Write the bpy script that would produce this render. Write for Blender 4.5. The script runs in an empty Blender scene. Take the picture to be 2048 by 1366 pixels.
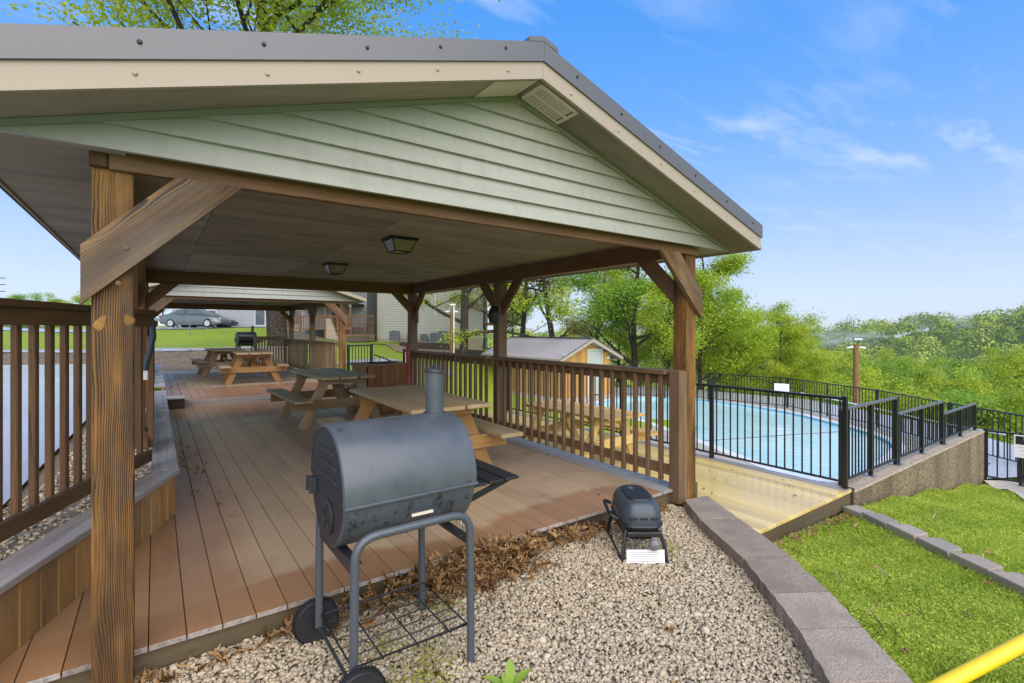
import bpy, math, random
import numpy as np
from mathutils import Matrix, Vector
rnd = random.Random(7)
rng = np.random.default_rng(7)
scene = bpy.context.scene
R = math.radians
C = scene.collection

# ------------------------------------------------------------------ camera, sky, sun, exposure
cd = bpy.data.cameras.new('camera')
cam = bpy.data.objects.new('camera', cd); C.objects.link(cam)
cam.location = (0, 0, 1.42)
cam.rotation_euler = (R(90), 0, R(-35.7))
cd.sensor_width = 36; cd.lens = 36*993/2048; cd.shift_y = -23/2048
cd.clip_start = 0.05; cd.clip_end = 4000
scene.camera = cam

SUN_EL, SUN_AZ = 42, 200          # azimuth measured clockwise from +Y
world = bpy.data.worlds.new('World'); scene.world = world; world.use_nodes = True
wn = world.node_tree; wn.nodes.clear()
def N(t, ty, **k):
    n = t.nodes.new(ty)
    for a, v in k.items():
        if a == 'inp':
            for kk, vv in v.items(): n.inputs[kk].default_value = vv
        else: setattr(n, a, v)
    return n
sky = N(wn, 'ShaderNodeTexSky', sky_type='NISHITA', sun_disc=False, sun_elevation=R(SUN_EL), sun_rotation=R(SUN_AZ),
        altitude=200, air_density=1.0, dust_density=0.25, ozone_density=2.0)
gm = N(wn, 'ShaderNodeGamma', inp={'Gamma': 0.72})
hs = N(wn, 'ShaderNodeHueSaturation', inp={'Hue': .51, 'Saturation': 1.7, 'Value': 1.0})
bg = N(wn, 'ShaderNodeBackground', inp={'Strength': 0.10}); wo = N(wn, 'ShaderNodeOutputWorld')
tc = N(wn, 'ShaderNodeTexCoord'); sp = N(wn, 'ShaderNodeSeparateXYZ')
mx = N(wn, 'ShaderNodeMath', operation='MAXIMUM', inp={1: 0.06})
dv = N(wn, 'ShaderNodeVectorMath', operation='DIVIDE'); cb = N(wn, 'ShaderNodeCombineXYZ')
mp = N(wn, 'ShaderNodeMapping', inp={'Rotation': (0, 0, R(-20)), 'Scale': (.8, 2.6, 1.0), 'Location': (3.1, .7, 0)})
n1 = N(wn, 'ShaderNodeTexNoise', inp={'Scale': 1.3, 'Detail': 10.0, 'Roughness': 0.6, 'Distortion': 0.35})
n2 = N(wn, 'ShaderNodeTexNoise', inp={'Scale': .45, 'Detail': 2.0})
ml = N(wn, 'ShaderNodeMath', operation='MULTIPLY')
r1 = N(wn, 'ShaderNodeMapRange', inp={1: 0.50, 2: 0.85, 3: 0.0, 4: 0.85})
r2 = N(wn, 'ShaderNodeMapRange', inp={1: 0.40, 2: 0.62, 3: 0.1, 4: 1.0})
cl = N(wn, 'ShaderNodeMix', data_type='RGBA'); cl.inputs['B'].default_value = (4.6, 4.8, 5.2, 1)
L = wn.links.new
L(tc.outputs['Generated'], sp.inputs[0]); L(sp.outputs[2], mx.inputs[0])
L(mx.outputs[0], cb.inputs[0]); L(mx.outputs[0], cb.inputs[1]); cb.inputs[2].default_value = 1
L(tc.outputs['Generated'], dv.inputs[0]); L(cb.outputs[0], dv.inputs[1])
L(dv.outputs[0], mp.inputs[0]); L(mp.outputs[0], n1.inputs['Vector']); L(n1.outputs[0], r1.inputs[0])
L(dv.outputs[0], n2.inputs['Vector']); L(n2.outputs[0], r2.inputs[0]); L(r1.outputs[0], ml.inputs[0]); L(r2.outputs[0], ml.inputs[1])
L(sky.outputs[0], gm.inputs[0]); L(gm.outputs[0], hs.inputs['Color'])
def VM(op, a, b):      # soft shoulder so that the horizon keeps its pale blue
    n = N(wn, 'ShaderNodeVectorMath', operation=op)
    for i, q in enumerate((a, b)):
        if isinstance(q, tuple): n.inputs[i].default_value = q
        else: L(q, n.inputs[i])
    return n.outputs[0]
xs_ = VM('MAXIMUM', VM('MULTIPLY', hs.outputs[0], (.26, .225, .25)), (0, 0, 0))
ys_ = VM('DIVIDE', VM('MULTIPLY', xs_, (3.36*4.5, 3.04*4.5, 7.6*4.5)), VM('ADD', VM('MULTIPLY', xs_, (3.58, 2.5, 6.0)), (1, 1, 1)))
L(ys_, cl.inputs['A']); fd = N(wn, 'ShaderNodeMapRange', inp={1: .06, 2: .22}); L(sp.outputs[2], fd.inputs[0]); mf = N(wn, 'ShaderNodeMath', operation='MULTIPLY'); L(ml.outputs[0], mf.inputs[0]); L(fd.outputs[0], mf.inputs[1]); L(mf.outputs[0], cl.inputs['Factor'])
L(cl.outputs['Result'], bg.inputs[0]); L(bg.outputs[0], wo.inputs[0])

sd = bpy.data.lights.new('sun', 'SUN'); sd.energy = 2.15; sd.angle = R(85); sd.color = (1, .90, .77)
so = bpy.data.objects.new('sun', sd); C.objects.link(so)
sdir = Vector((math.sin(R(SUN_AZ))*math.cos(R(SUN_EL)), math.cos(R(SUN_AZ))*math.cos(R(SUN_EL)), math.sin(R(SUN_EL))))
so.rotation_euler = sdir.to_track_quat('Z', 'Y').to_euler(); so.location = sdir*60

vs = scene.view_settings
vs.view_transform = 'Standard'; vs.look = 'None'; vs.gamma = 1; vs.exposure = 1.15; vs.use_curve_mapping = False
scene.render.engine = 'CYCLES'
cy = scene.cycles
cy.use_denoising = True; cy.max_bounces = 8; cy.diffuse_bounces = 5; cy.glossy_bounces = 3; cy.transmission_bounces = 4
cy.transparent_max_bounces = 8; cy.volume_bounces = 1; cy.caustics_reflective = False; cy.caustics_refractive = False

# ------------------------------------------------------------------ materials
M = {}
def newmat(name, color=(.5, .5, .5), rough=.6, metal=0, spec=.5):
    m = bpy.data.materials.new(name); m.use_nodes = True
    t = m.node_tree; b = t.nodes['Principled BSDF']
    b.inputs['Base Color'].default_value = (*color, 1); b.inputs['Roughness'].default_value = rough
    b.inputs['Metallic'].default_value = metal; b.inputs['Specular IOR Level'].default_value = spec
    M[name] = m
    return m, t, b
def ramp(t, fac, stops):
    r = N(t, 'ShaderNodeValToRGB'); e = r.color_ramp.elements
    while len(e) < len(stops): e.new(0.5)
    for el, (p, c) in zip(e, stops): el.position = p; el.color = (*c, 1)
    t.links.new(fac, r.inputs[0]); return r.outputs[0]
def objvec(t, scale, rand=True, kind='Object'):
    tc = N(t, 'ShaderNodeTexCoord'); v = tc.outputs[kind]
    if rand:
        oi = N(t, 'ShaderNodeObjectInfo'); ml = N(t, 'ShaderNodeMath', operation='MULTIPLY', inp={1: 53.0})
        t.links.new(oi.outputs['Random'], ml.inputs[0])
        ad = N(t, 'ShaderNodeVectorMath', operation='ADD'); t.links.new(v, ad.inputs[0]); t.links.new(ml.outputs[0], ad.inputs[1]); v = ad.outputs[0]
    mp = N(t, 'ShaderNodeMapping', inp={'Scale': scale}); t.links.new(v, mp.inputs[0]); return mp.outputs[0]
def noise(t, vec, scale=1, detail=5, rough=.6, dist=0):
    n = N(t, 'ShaderNodeTexNoise', inp={'Scale': scale, 'Detail': detail, 'Roughness': rough, 'Distortion': dist})
    if vec is not None: t.links.new(vec, n.inputs['Vector'])
    return n.outputs[0]
def mixc(t, fac, a, b, blend='MIX'):
    n = N(t, 'ShaderNodeMix', data_type='RGBA', blend_type=blend)
    if isinstance(fac, (int, float)): n.inputs['Factor'].default_value = fac
    else: t.links.new(fac, n.inputs['Factor'])
    for k, s in (('A', a), ('B', b)):
        if isinstance(s, tuple): n.inputs[k].default_value = (*s, 1)
        else: t.links.new(s, n.inputs[k])
    return n.outputs['Result']
def mrange(t, v, a, b, c=0., d=1.):
    n = N(t, 'ShaderNodeMapRange', inp={1: a, 2: b, 3: c, 4: d}); t.links.new(v, n.inputs[0]); return n.outputs[0]
def math2(t, op, a, b):
    n = N(t, 'ShaderNodeMath', operation=op)
    for i, s in enumerate((a, b)):
        if isinstance(s, (int, float)): n.inputs[i].default_value = s
        else: t.links.new(s, n.inputs[i])
    return n.outputs[0]
def bump(t, b, h, strength=.3, dist=.01):
    n = N(t, 'ShaderNodeBump', inp={'Strength': strength, 'Distance': dist}); t.links.new(h, n.inputs['Height'])
    t.links.new(n.outputs[0], b.inputs['Normal'])
def wood(name, light, mid, dark, rough=.62, ring=20, contrast=1., weather=None, wamt=.5, spec=.3, streak=.35):
    m, t, b = newmat(name, light, rough, spec=spec)
    f = noise(t, objvec(t, (2.0, 85, 85)), 1, 7, .7)
    f2 = noise(t, objvec(t, (.7, 7, 7)), 1, 3, .5)
    oi0 = N(t, 'ShaderNodeObjectInfo'); rv = oi0.outputs['Random']
    tc0 = N(t, 'ShaderNodeTexCoord'); sx = N(t, 'ShaderNodeSeparateXYZ'); t.links.new(tc0.outputs['Object'], sx.inputs[0])
    oy = math2(t, 'SUBTRACT', math2(t, 'MULTIPLY', math2(t, 'FRACT', math2(t, 'MULTIPLY', rv, 17.3), 0), .22), .11)
    oz = math2(t, 'ADD', math2(t, 'MULTIPLY', math2(t, 'FRACT', math2(t, 'MULTIPLY', rv, 7.9), 0), .10), .05)
    wob = noise(t, objvec(t, (.9, 2.2, 2.2)), 1, 3, .55); wob2 = noise(t, objvec(t, (2.5, 14, 14)), 1, 2, .5)
    yy = math2(t, 'ADD', sx.outputs[1], oy); zz = math2(t, 'ADD', sx.outputs[2], oz)
    rad = math2(t, 'SQRT', math2(t, 'ADD', math2(t, 'MULTIPLY', yy, yy), math2(t, 'MULTIPLY', zz, zz)), 0)
    rad = math2(t, 'ADD', rad, math2(t, 'ADD', math2(t, 'MULTIPLY', wob, .075), math2(t, 'MULTIPLY', wob2, .004)))
    rg_ = math2(t, 'FRACT', math2(t, 'MULTIPLY', rad, ring*9), 0)
    rg_ = math2(t, 'MULTIPLY', math2(t, 'POWER', rg_, 1.8), mrange(t, noise(t, objvec(t, (1.6, 9, 9)), 1, 3, .6), .36, .66, .12, 1.15))
    s = math2(t, 'ADD', math2(t, 'MULTIPLY', f, .58), math2(t, 'MULTIPLY', rg_, .40*contrast))
    s = math2(t, 'ADD', s, math2(t, 'MULTIPLY', f2, streak))
    c = ramp(t, s, [(.32, light), (.56, mid), (.84, dark)])
    if weather:
        w = noise(t, objvec(t, (.8, 3, 3)), 1.3, 4, .6)
        c = mixc(t, mrange(t, w, .42, .68, 0, wamt), c, weather)
    oi = N(t, 'ShaderNodeObjectInfo')
    hv = N(t, 'ShaderNodeHueSaturation'); t.links.new(mrange(t, oi.outputs['Random'], 0, 1, .8, 1.18), hv.inputs['Value']); t.links.new(c, hv.inputs['Color'])
    t.links.new(hv.outputs[0], b.inputs['Base Color'])
    bump(t, b, s, .22, .003)
    return m
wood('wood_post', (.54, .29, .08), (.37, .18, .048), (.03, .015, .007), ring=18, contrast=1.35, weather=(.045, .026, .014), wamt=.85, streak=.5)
wood('wood_brace', (.46, .26, .09), (.26, .138, .05), (.025, .014, .008), ring=24, contrast=2.2, weather=(.24, .205, .165), wamt=.5, streak=.6)
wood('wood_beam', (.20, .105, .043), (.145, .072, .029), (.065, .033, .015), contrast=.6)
wood('wood_header', (.25, .13, .052), (.16, .082, .034), (.045, .025, .013), weather=(.17, .14, .12), wamt=.4)
wood('wood_rail', (.27, .165, .08), (.185, .107, .05), (.07, .04, .02), weather=(.19, .16, .12), wamt=.45)
wood('wood_rail_dark', (.185, .098, .04), (.125, .064, .028), (.045, .025, .014), weather=(.05, .035, .02), wamt=.4)
wood('wood_grey', (.38, .33, .27), (.26, .21, .16), (.1, .075, .05), contrast=1.3)
wood('wood_table', (.44, .33, .17), (.34, .245, .12), (.19, .125, .06), contrast=.6, weather=(.42, .38, .28), wamt=.6)
wood('wood_table_leg', (.33, .22, .105), (.24, .15, .07), (.12, .075, .035), contrast=.7, weather=(.36, .31, .24), wamt=.5)
wood('wood_table_orange', (.40, .235, .09), (.30, .165, .06), (.15, .08, .03), contrast=.7)
wood('wood_yellow', (.80, .60, .23), (.70, .49, .155), (.54, .33, .08), rough=.16, contrast=.5, weather=(.62, .52, .3), wamt=.5, spec=.5)
wood('wood_fresh', (.72, .50, .20), (.62, .38, .12), (.42, .21, .05), contrast=.7)
wood('wood_wall', (.50, .29, .10), (.38, .20, .066), (.17, .085, .032), contrast=.6, weather=(.20, .15, .085), wamt=.6)
wood('wood_box', (.33, .165, .07), (.23, .105, .045), (.10, .045, .022), contrast=.6)
wood('wood_rim', (.21, .16, .09), (.14, .105, .058), (.06, .045, .026), weather=(.12, .12, .08), wamt=.5)
wood('wood_pole', (.30, .17, .08), (.21, .11, .05), (.09, .05, .03), contrast=.6)
wood('wood_shed', (.56, .32, .10), (.48, .26, .075), (.33, .165, .045), contrast=.5)
wood('wood_timber', (.07, .05, .038), (.05, .036, .028), (.025, .018, .014), contrast=.5)
wood('plywood', (.37, .325, .255), (.285, .25, .19), (.14, .12, .09), rough=.8, contrast=.35, weather=(.17, .155, .125), wamt=.75, ring=6)

def deckmat(name, dry, wet, ymin, ymax, rough_dry=.62):
    m, t, b = newmat(name, dry, rough_dry, spec=.35)
    g = N(t, 'ShaderNodeNewGeometry'); s = N(t, 'ShaderNodeSeparateXYZ'); t.links.new(g.outputs['Position'], s.inputs[0])
    n = noise(t, g.outputs['Position'], 5., 3, .5); n2 = noise(t, g.outputs['Position'], .8, 3, .5); n3 = noise(t, g.outputs['Position'], 38, 4, .7)
    yy = math2(t, 'ADD', s.outputs[1], math2(t, 'ADD', math2(t, 'MULTIPLY', n, .22), math2(t, 'MULTIPLY', n2, .9)))
    w1 = mrange(t, yy, ymin+.56, ymin+.66, 1, 0); w2 = mrange(t, yy, ymax+.5, ymax+.95, 0, 1)
    w3 = mrange(t, math2(t, 'ADD', s.outputs[0], math2(t, 'MULTIPLY', n2, .7)), .72, .95, .85, 0)
    w = math2(t, 'MAXIMUM', math2(t, 'MAXIMUM', w1, w2), w3)
    f = noise(t, objvec(t, (1.2, 45, 45)), 1, 5, .6)
    oi = N(t, 'ShaderNodeObjectInfo')
    c = mixc(t, w, dry, wet)
    c = mixc(t, math2(t, 'MULTIPLY', f, .28), c, (.12, .08, .045))
    c = mixc(t, mrange(t, n3, .62, .8, 0, .6), c, (.05, .035, .022))
    c = mixc(t, mrange(t, noise(t, g.outputs['Position'], 2.1, 5, .65, .4), .5, .75, 0, .5), c, (.20, .13, .08))
    c = mixc(t, mrange(t, noise(t, g.outputs['Position'], 150, 2, .6), .68, .75, 0, .6), c, (.55, .45, .33))
    hv = N(t, 'ShaderNodeHueSaturation'); t.links.new(mrange(t, oi.outputs['Random'], 0, 1, .88, 1.1), hv.inputs['Value']); t.links.new(c, hv.inputs['Color'])
    t.links.new(hv.outputs[0], b.inputs['Base Color'])
    t.links.new(mrange(t, w, 0, 1, rough_dry, .33), b.inputs['Roughness'])
    bump(t, b, f, .2, .003)
deckmat('deck', (.51, .365, .22), (.375, .20, .095), 3.05, 8.95, .45)
deckmat('deck_far', (.50, .39, .26), (.40, .20, .11), 13.0, 17.6)

def speckle(name, c1, c2, c3, scale=60, rough=.85, bumps=.4, bd=.01, kind='Object', c4=None, big=1.2, rand=False):
    m, t, b = newmat(name, c1, rough, spec=.3)
    v = objvec(t, (1, 1, 1), rand, kind)
    n = noise(t, v, scale, 4, .7); n2 = noise(t, v, big, 4, .6)
    c = ramp(t, n, [(.3, c3), (.5, c1), (.7, c2)])
    if c4: c = mixc(t, mrange(t, n2, .42, .66, 0, .8), c, c4)
    if rand:
        oi = N(t, 'ShaderNodeObjectInfo'); hv = N(t, 'ShaderNodeHueSaturation'); t.links.new(mrange(t, oi.outputs['Random'], 0, 1, .78, 1.12), hv.inputs['Value']); t.links.new(c, hv.inputs['Color']); c = hv.outputs[0]
    t.links.new(c, b.inputs['Base Color']); bump(t, b, n, bumps, bd)
    return m
speckle('paver', (.43, .35, .275), (.58, .49, .395), (.20, .155, .115), 110, .88, 1., .008, c4=(.30, .245, .195), big=5., rand=True)
speckle('edging', (.38, .32, .255), (.47, .405, .33), (.23, .185, .14), 120, .85, .5, .004, c4=(.30, .28, .25), rand=True)
def wallmat():
    m, t, b = newmat('aggregate', (.2, .15, .1), .9, spec=.25)
    v = objvec(t, (1, 1, 1), False); n = noise(t, v, 42, 3, .7); vo = N(t, 'ShaderNodeTexVoronoi', inp={'Scale': 55.}); t.links.new(v, vo.inputs['Vector'])
    st = noise(t, objvec(t, (1.8, 1.8, .18), False), 1.4, 4, .6)
    c = ramp(t, math2(t, 'ADD', math2(t, 'MULTIPLY', n, .55), math2(t, 'MULTIPLY', vo.outputs['Distance'], .6)), [(.38, (.46, .37, .24)), (.56, (.27, .21, .13)), (.8, (.08, .058, .034))])
    c = mixc(t, mrange(t, st, .42, .66, 0, .7), c, (.10, .08, .055)); t.links.new(c, b.inputs['Base Color']); bump(t, b, vo.outputs['Distance'], .9, .015)
wallmat()
speckle('wall_top', (.40, .33, .24), (.48, .41, .31), (.26, .21, .15), 25, .85, .3, .006)
speckle('concrete', (.50, .44, .37), (.58, .52, .45), (.40, .35, .29), 12, .5, .1, .004, c4=(.42, .36, .30))
speckle('concrete_wet', (.46, .45, .46), (.52, .51, .52), (.36, .35, .36), 8, .25, .1, .004)
speckle('asphalt', (.34, .34, .36), (.42, .42, .44), (.25, .25, .27), 40, .16, .2, .004, c4=(.45, .45, .48), big=.5)
speckle('mulch', (.20, .145, .095), (.42, .34, .26), (.06, .04, .025), 14, .95, 1., .05, c4=(.26, .19, .12))
speckle('dirt', (.36, .25, .14), (.46, .34, .20), (.22, .15, .08), 10, .95, .6, .03)
speckle('gravel_base', (.36, .29, .20), (.50, .42, .30), (.16, .12, .08), 90, .95, 1., .02)
speckle('brick_deck', (.17, .085, .07), (.22, .12, .10), (.10, .05, .04), 20, .5, .2, .005)
speckle('bark', (.055, .043, .034), (.11, .093, .075), (.018, .014, .011), 9, .95, 1., .06)
speckle('stone_tan', (.46, .38, .28), (.52, .45, .35), (.33, .26, .18), 6, .9, .3, .02)

def leafmat(name, c1, c2, rough=.5, trans=.45):
    m = bpy.data.materials.new(name); m.use_nodes = True; M[name] = m
    t = m.node_tree; t.nodes.clear(); o = N(t, 'ShaderNodeOutputMaterial')
    at = N(t, 'ShaderNodeAttribute', attribute_name='tint'); oi = N(t, 'ShaderNodeObjectInfo')
    f = math2(t, 'ADD', math2(t, 'MULTIPLY', at.outputs['Fac'], .8), math2(t, 'MULTIPLY', oi.outputs['Random'], .2))
    c = mixc(t, f, c1, c2)
    d = N(t, 'ShaderNodeBsdfPrincipled', inp={'Roughness': rough, 'Specular IOR Level': .25}); tr = N(t, 'ShaderNodeBsdfTranslucent')
    ms = N(t, 'ShaderNodeMixShader', inp={0: trans})
    t.links.new(c, d.inputs['Base Color']); t.links.new(c, tr.inputs[0])
    t.links.new(d.outputs[0], ms.inputs[1]); t.links.new(tr.outputs[0], ms.inputs[2]); t.links.new(ms.outputs[0], o.inputs[0])
leafmat('leaf_yellow', (.28, .39, .02), (.66, .72, .07))
leafmat('leaf_lime', (.26, .39, .02), (.60, .70, .07))
leafmat('leaf_green', (.17, .34, .035), (.42, .62, .09))
leafmat('leaf_olive', (.28, .25, .04), (.58, .50, .10))
leafmat('leaf_forest', (.10, .19, .02), (.46, .55, .07), .7, .12)
leafmat('leaf_weed', (.2, .36, .04), (.42, .58, .1))
leafmat('grass', (.21, .34, .022), (.66, .74, .12), .6, .4)
leafmat('dead_leaf', (.12, .05, .018), (.66, .42, .19), .5, .2)
leafmat('stones', (.33, .26, .165), (.65, .56, .415), .75, 0.)
leafmat('moss', (.26, .26, .04), (.46, .46, .08), .7, .3)

def lawn_mat(name, a, b_, c_, scale=22):
    m, t, b = newmat(name, a, .85, spec=.2)
    v = objvec(t, (1, 1, 1), False)
    n = noise(t, v, scale, 6, .75); n2 = noise(t, v, .35, 4, .6)
    c = ramp(t, n, [(.3, c_), (.5, a), (.72, b_)]); c = mixc(t, mrange(t, n2, .35, .65, 0, .45), c, b_)
    t.links.new(c, b.inputs['Base Color']); bump(t, b, n, .8, .06)
lawn_mat('lawn', (.27, .36, .03), (.43, .50, .055), (.15, .23, .02))
lawn_mat('forest_floor', (.10, .17, .025), (.18, .26, .04), (.05, .08, .015), 2)

newmat('metal_grey', (.15, .148, .158), .42, .3)
newmat('cream', (.395, .33, .25), .45)
newmat('vent_white', (.62, .55, .44), .5)
newmat('black_metal', (.012, .013, .015), .32, 0, .5)
newmat('black_plastic', (.016, .017, .02), .45)
newmat('rubber', (.018, .018, .02), .6)
newmat('glass_lamp', (.22, .20, .15), .25)
newmat('steel', (.6, .6, .6), .3, 1)
newmat('white_paint', (.8, .8, .8), .4)
newmat('white_sign', (.86, .86, .86), .5)
newmat('ink_black', (.015, .015, .015), .6)
newmat('ink_red', (.5, .02, .04), .6)
newmat('ink_pale', (.75, .45, .45), .6)
newmat('ink_grey', (.45, .46, .5), .6)
newmat('red_urn', (.30, .045, .022), .45)
newmat('yellow_plastic', (.85, .62, .02), .35)
newmat('glass_dark', (.02, .025, .03), .06)
newmat('glass_pane', (.10, .13, .15), .06)
newmat('car_grey', (.19, .22, .225), .22, .5)
newmat('car_black', (.02, .02, .025), .2, .3)
newmat('car_white', (.72, .74, .78), .25)
newmat('car_blue', (.03, .16, .28), .25, .3)
newmat('tail_red', (.45, .02, .03), .3)
newmat('lamp_clear', (.7, .72, .74), .15)
newmat('alloy', (.62, .63, .65), .35, .7)
newmat('cable', (.03, .045, .065), .5)
newmat('door_pale', (.42, .47, .42), .5)
wood('knot', (.36, .20, .055), (.26, .135, .036), (.08, .04, .015), ring=40, contrast=1.5)
newmat('ac_unit', (.16, .185, .20), .6)
newmat('pool_edge', (.25, .50, .64), .4)
speckle('deck_end', (.36, .32, .285), (.46, .42, .38), (.20, .17, .14), 40, .8, .4, .004, rand=True)
newmat('grey_fibre', (.19, .19, .2), .5)
newmat('bulb', (.8, .8, .82), .3)

def greyboard():
    m, t, b = newmat('grey_board', (.3, .28, .27), .36, spec=.5)
    f = noise(t, objvec(t, (1, 30, 30)), 1, 5, .6); n = noise(t, objvec(t, (1, 1, 1)), 2.5, 3, .5)
    t.links.new(ramp(t, f, [(.3, (.23, .205, .19)), (.7, (.42, .385, .36))]), b.inputs['Base Color'])
    t.links.new(mrange(t, n, .35, .65, .2, .5), b.inputs['Roughness']); bump(t, b, f, .2, .003)
greyboard()
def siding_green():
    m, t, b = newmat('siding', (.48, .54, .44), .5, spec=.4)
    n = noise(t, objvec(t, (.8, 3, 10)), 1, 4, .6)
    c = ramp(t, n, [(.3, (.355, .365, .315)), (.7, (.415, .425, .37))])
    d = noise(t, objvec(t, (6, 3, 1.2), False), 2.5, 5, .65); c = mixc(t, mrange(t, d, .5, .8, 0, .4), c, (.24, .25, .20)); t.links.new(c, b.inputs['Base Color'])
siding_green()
newmat('siding_trim', (.25, .275, .20), .5)
def lapmat(name, c, lap, dark):
    m, t, b = newmat(name, c, .6)
    tc = N(t, 'ShaderNodeTexCoord'); s = N(t, 'ShaderNodeSeparateXYZ'); t.links.new(tc.outputs['Object'], s.inputs[0])
    f = math2(t, 'FRACT', math2(t, 'DIVIDE', s.outputs[2], lap), 0)
    n = noise(t, tc.outputs['Object'], 2, 3)
    c2 = mixc(t, mrange(t, n, .3, .7, 0, .3), c, tuple(x*.8 for x in c))
    t.links.new(mixc(t, mrange(t, f, .0, .3, 1, 0), c2, dark), b.inputs['Base Color']); bump(t, b, f, .8, .03)
lapmat('lap_grey', (.56, .55, .49), .2, (.24, .24, .22))
lapmat('lap_pale', (.50, .52, .54), .15, (.30, .32, .33))
def barrelmat():
    m, t, b = newmat('barrel', (.055, .066, .078), .3, .0, .6)
    v = objvec(t, (1, 1, 1), False); n = noise(t, v, 5, 4, .6); n2 = noise(t, objvec(t, (9, 9, 2.2), False), 3.2, 4, .65)
    c = mixc(t, mrange(t, n, .4, .65), (.068, .082, .098), (.088, .10, .115))
    sz = N(t, 'ShaderNodeSeparateXYZ'); tcb = N(t, 'ShaderNodeTexCoord'); t.links.new(tcb.outputs['Object'], sz.inputs[0])
    c = mixc(t, math2(t, 'MULTIPLY', mrange(t, n2, .56, .66, 0, .85), mrange(t, sz.outputs[2], -.05, .02, 1, .12)), c, (.02, .017, .016))
    t.links.new(c, b.inputs['Base Color']); t.links.new(mrange(t, n, .35, .6, .24, .42), b.inputs['Roughness'])
    m2, t2, b2 = newmat('barrel_end', (.035, .038, .045), .42)
    newmat('frame_tube', (.075, .088, .104), .34, 0, .6)
    newmat('lid_small', (.045, .058, .075), .38, 0, .55)
barrelmat()
def watermat():
    m, t, b = newmat('water', (.40, .74, .77), .06, 0, .5)
    v = objvec(t, (1, 1, 1), False); n = noise(t, v, 3.2, 4, .55, .8)
    t.links.new(ramp(t, noise(t, v, .5, 2, .5), [(.3, (.46, .76, .79)), (.7, (.62, .85, .84))]), b.inputs['Base Color'])
    bump(t, b, n, .4, .05)
watermat()
def roofmat():
    m, t, b = newmat('roof_metal', (.44, .41, .43), .35, .3)
roofmat()

# ------------------------------------------------------------------ geometry helpers
cache = {}
def mesh(name, v, f, mats=None, mi=None, smooth=False):
    me = bpy.data.meshes.new(name); me.from_pydata([tuple(p) for p in v], [], f)
    for m in (mats or []): me.materials.append(M[m])
    if mi is not None: me.polygons.foreach_set('material_index', mi)
    if smooth: me.polygons.foreach_set('use_smooth', [True]*len(me.polygons))
    me.update(); return me
def cbox(Lx, w, h, mat, c=.003, endmat=None):
    k = (round(Lx, 4), round(w, 4), round(h, 4), mat, c, endmat)
    if k in cache: return cache[k]
    c = min(c, Lx/4, w/4, h/4); a, b, d = Lx/2, w/2, h/2
    v = []; idx = {}
    for sx in (-1, 1):
        for sy in (-1, 1):
            for sz in (-1, 1):
                for ax, p in enumerate(((a, b-c, d-c), (a-c, b, d-c), (a-c, b-c, d))):
                    idx[(sx, sy, sz, ax)] = len(v); v.append((sx*p[0], sy*p[1], sz*p[2]))
    f = []; mi = []
    def q(l, m=0):
        p = [Vector(v[i]) for i in l]; n = (p[1]-p[0]).cross(p[2]-p[0]); ctr = sum(p, Vector())/len(p)
        f.append(l if n.dot(ctr) > 0 else l[::-1]); mi.append(m)
    for s in (-1, 1):
        q([idx[(s, -1, -1, 0)], idx[(s, 1, -1, 0)], idx[(s, 1, 1, 0)], idx[(s, -1, 1, 0)]], 1 if endmat else 0)
        q([idx[(-1, s, -1, 1)], idx[(1, s, -1, 1)], idx[(1, s, 1, 1)], idx[(-1, s, 1, 1)]])
        q([idx[(-1, -1, s, 2)], idx[(1, -1, s, 2)], idx[(1, 1, s, 2)], idx[(-1, 1, s, 2)]])
    for s1 in (-1, 1):
        for s2 in (-1, 1):
            q([idx[(s1, s2, -1, 0)], idx[(s1, s2, 1, 0)], idx[(s1, s2, 1, 1)], idx[(s1, s2, -1, 1)]])
            q([idx[(s1, -1, s2, 0)], idx[(s1, 1, s2, 0)], idx[(s1, 1, s2, 2)], idx[(s1, -1, s2, 2)]], 1 if endmat else 0)
            q([idx[(-1, s1, s2, 1)], idx[(1, s1, s2, 1)], idx[(1, s1, s2, 2)], idx[(-1, s1, s2, 2)]])
            for s3 in (-1, 1): q([idx[(s1, s2, s3, 0)], idx[(s1, s2, s3, 1)], idx[(s1, s2, s3, 2)]])
    me = mesh('board', v, f, [mat]+([endmat] if endmat else []), mi); cache[k] = me; return me

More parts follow.
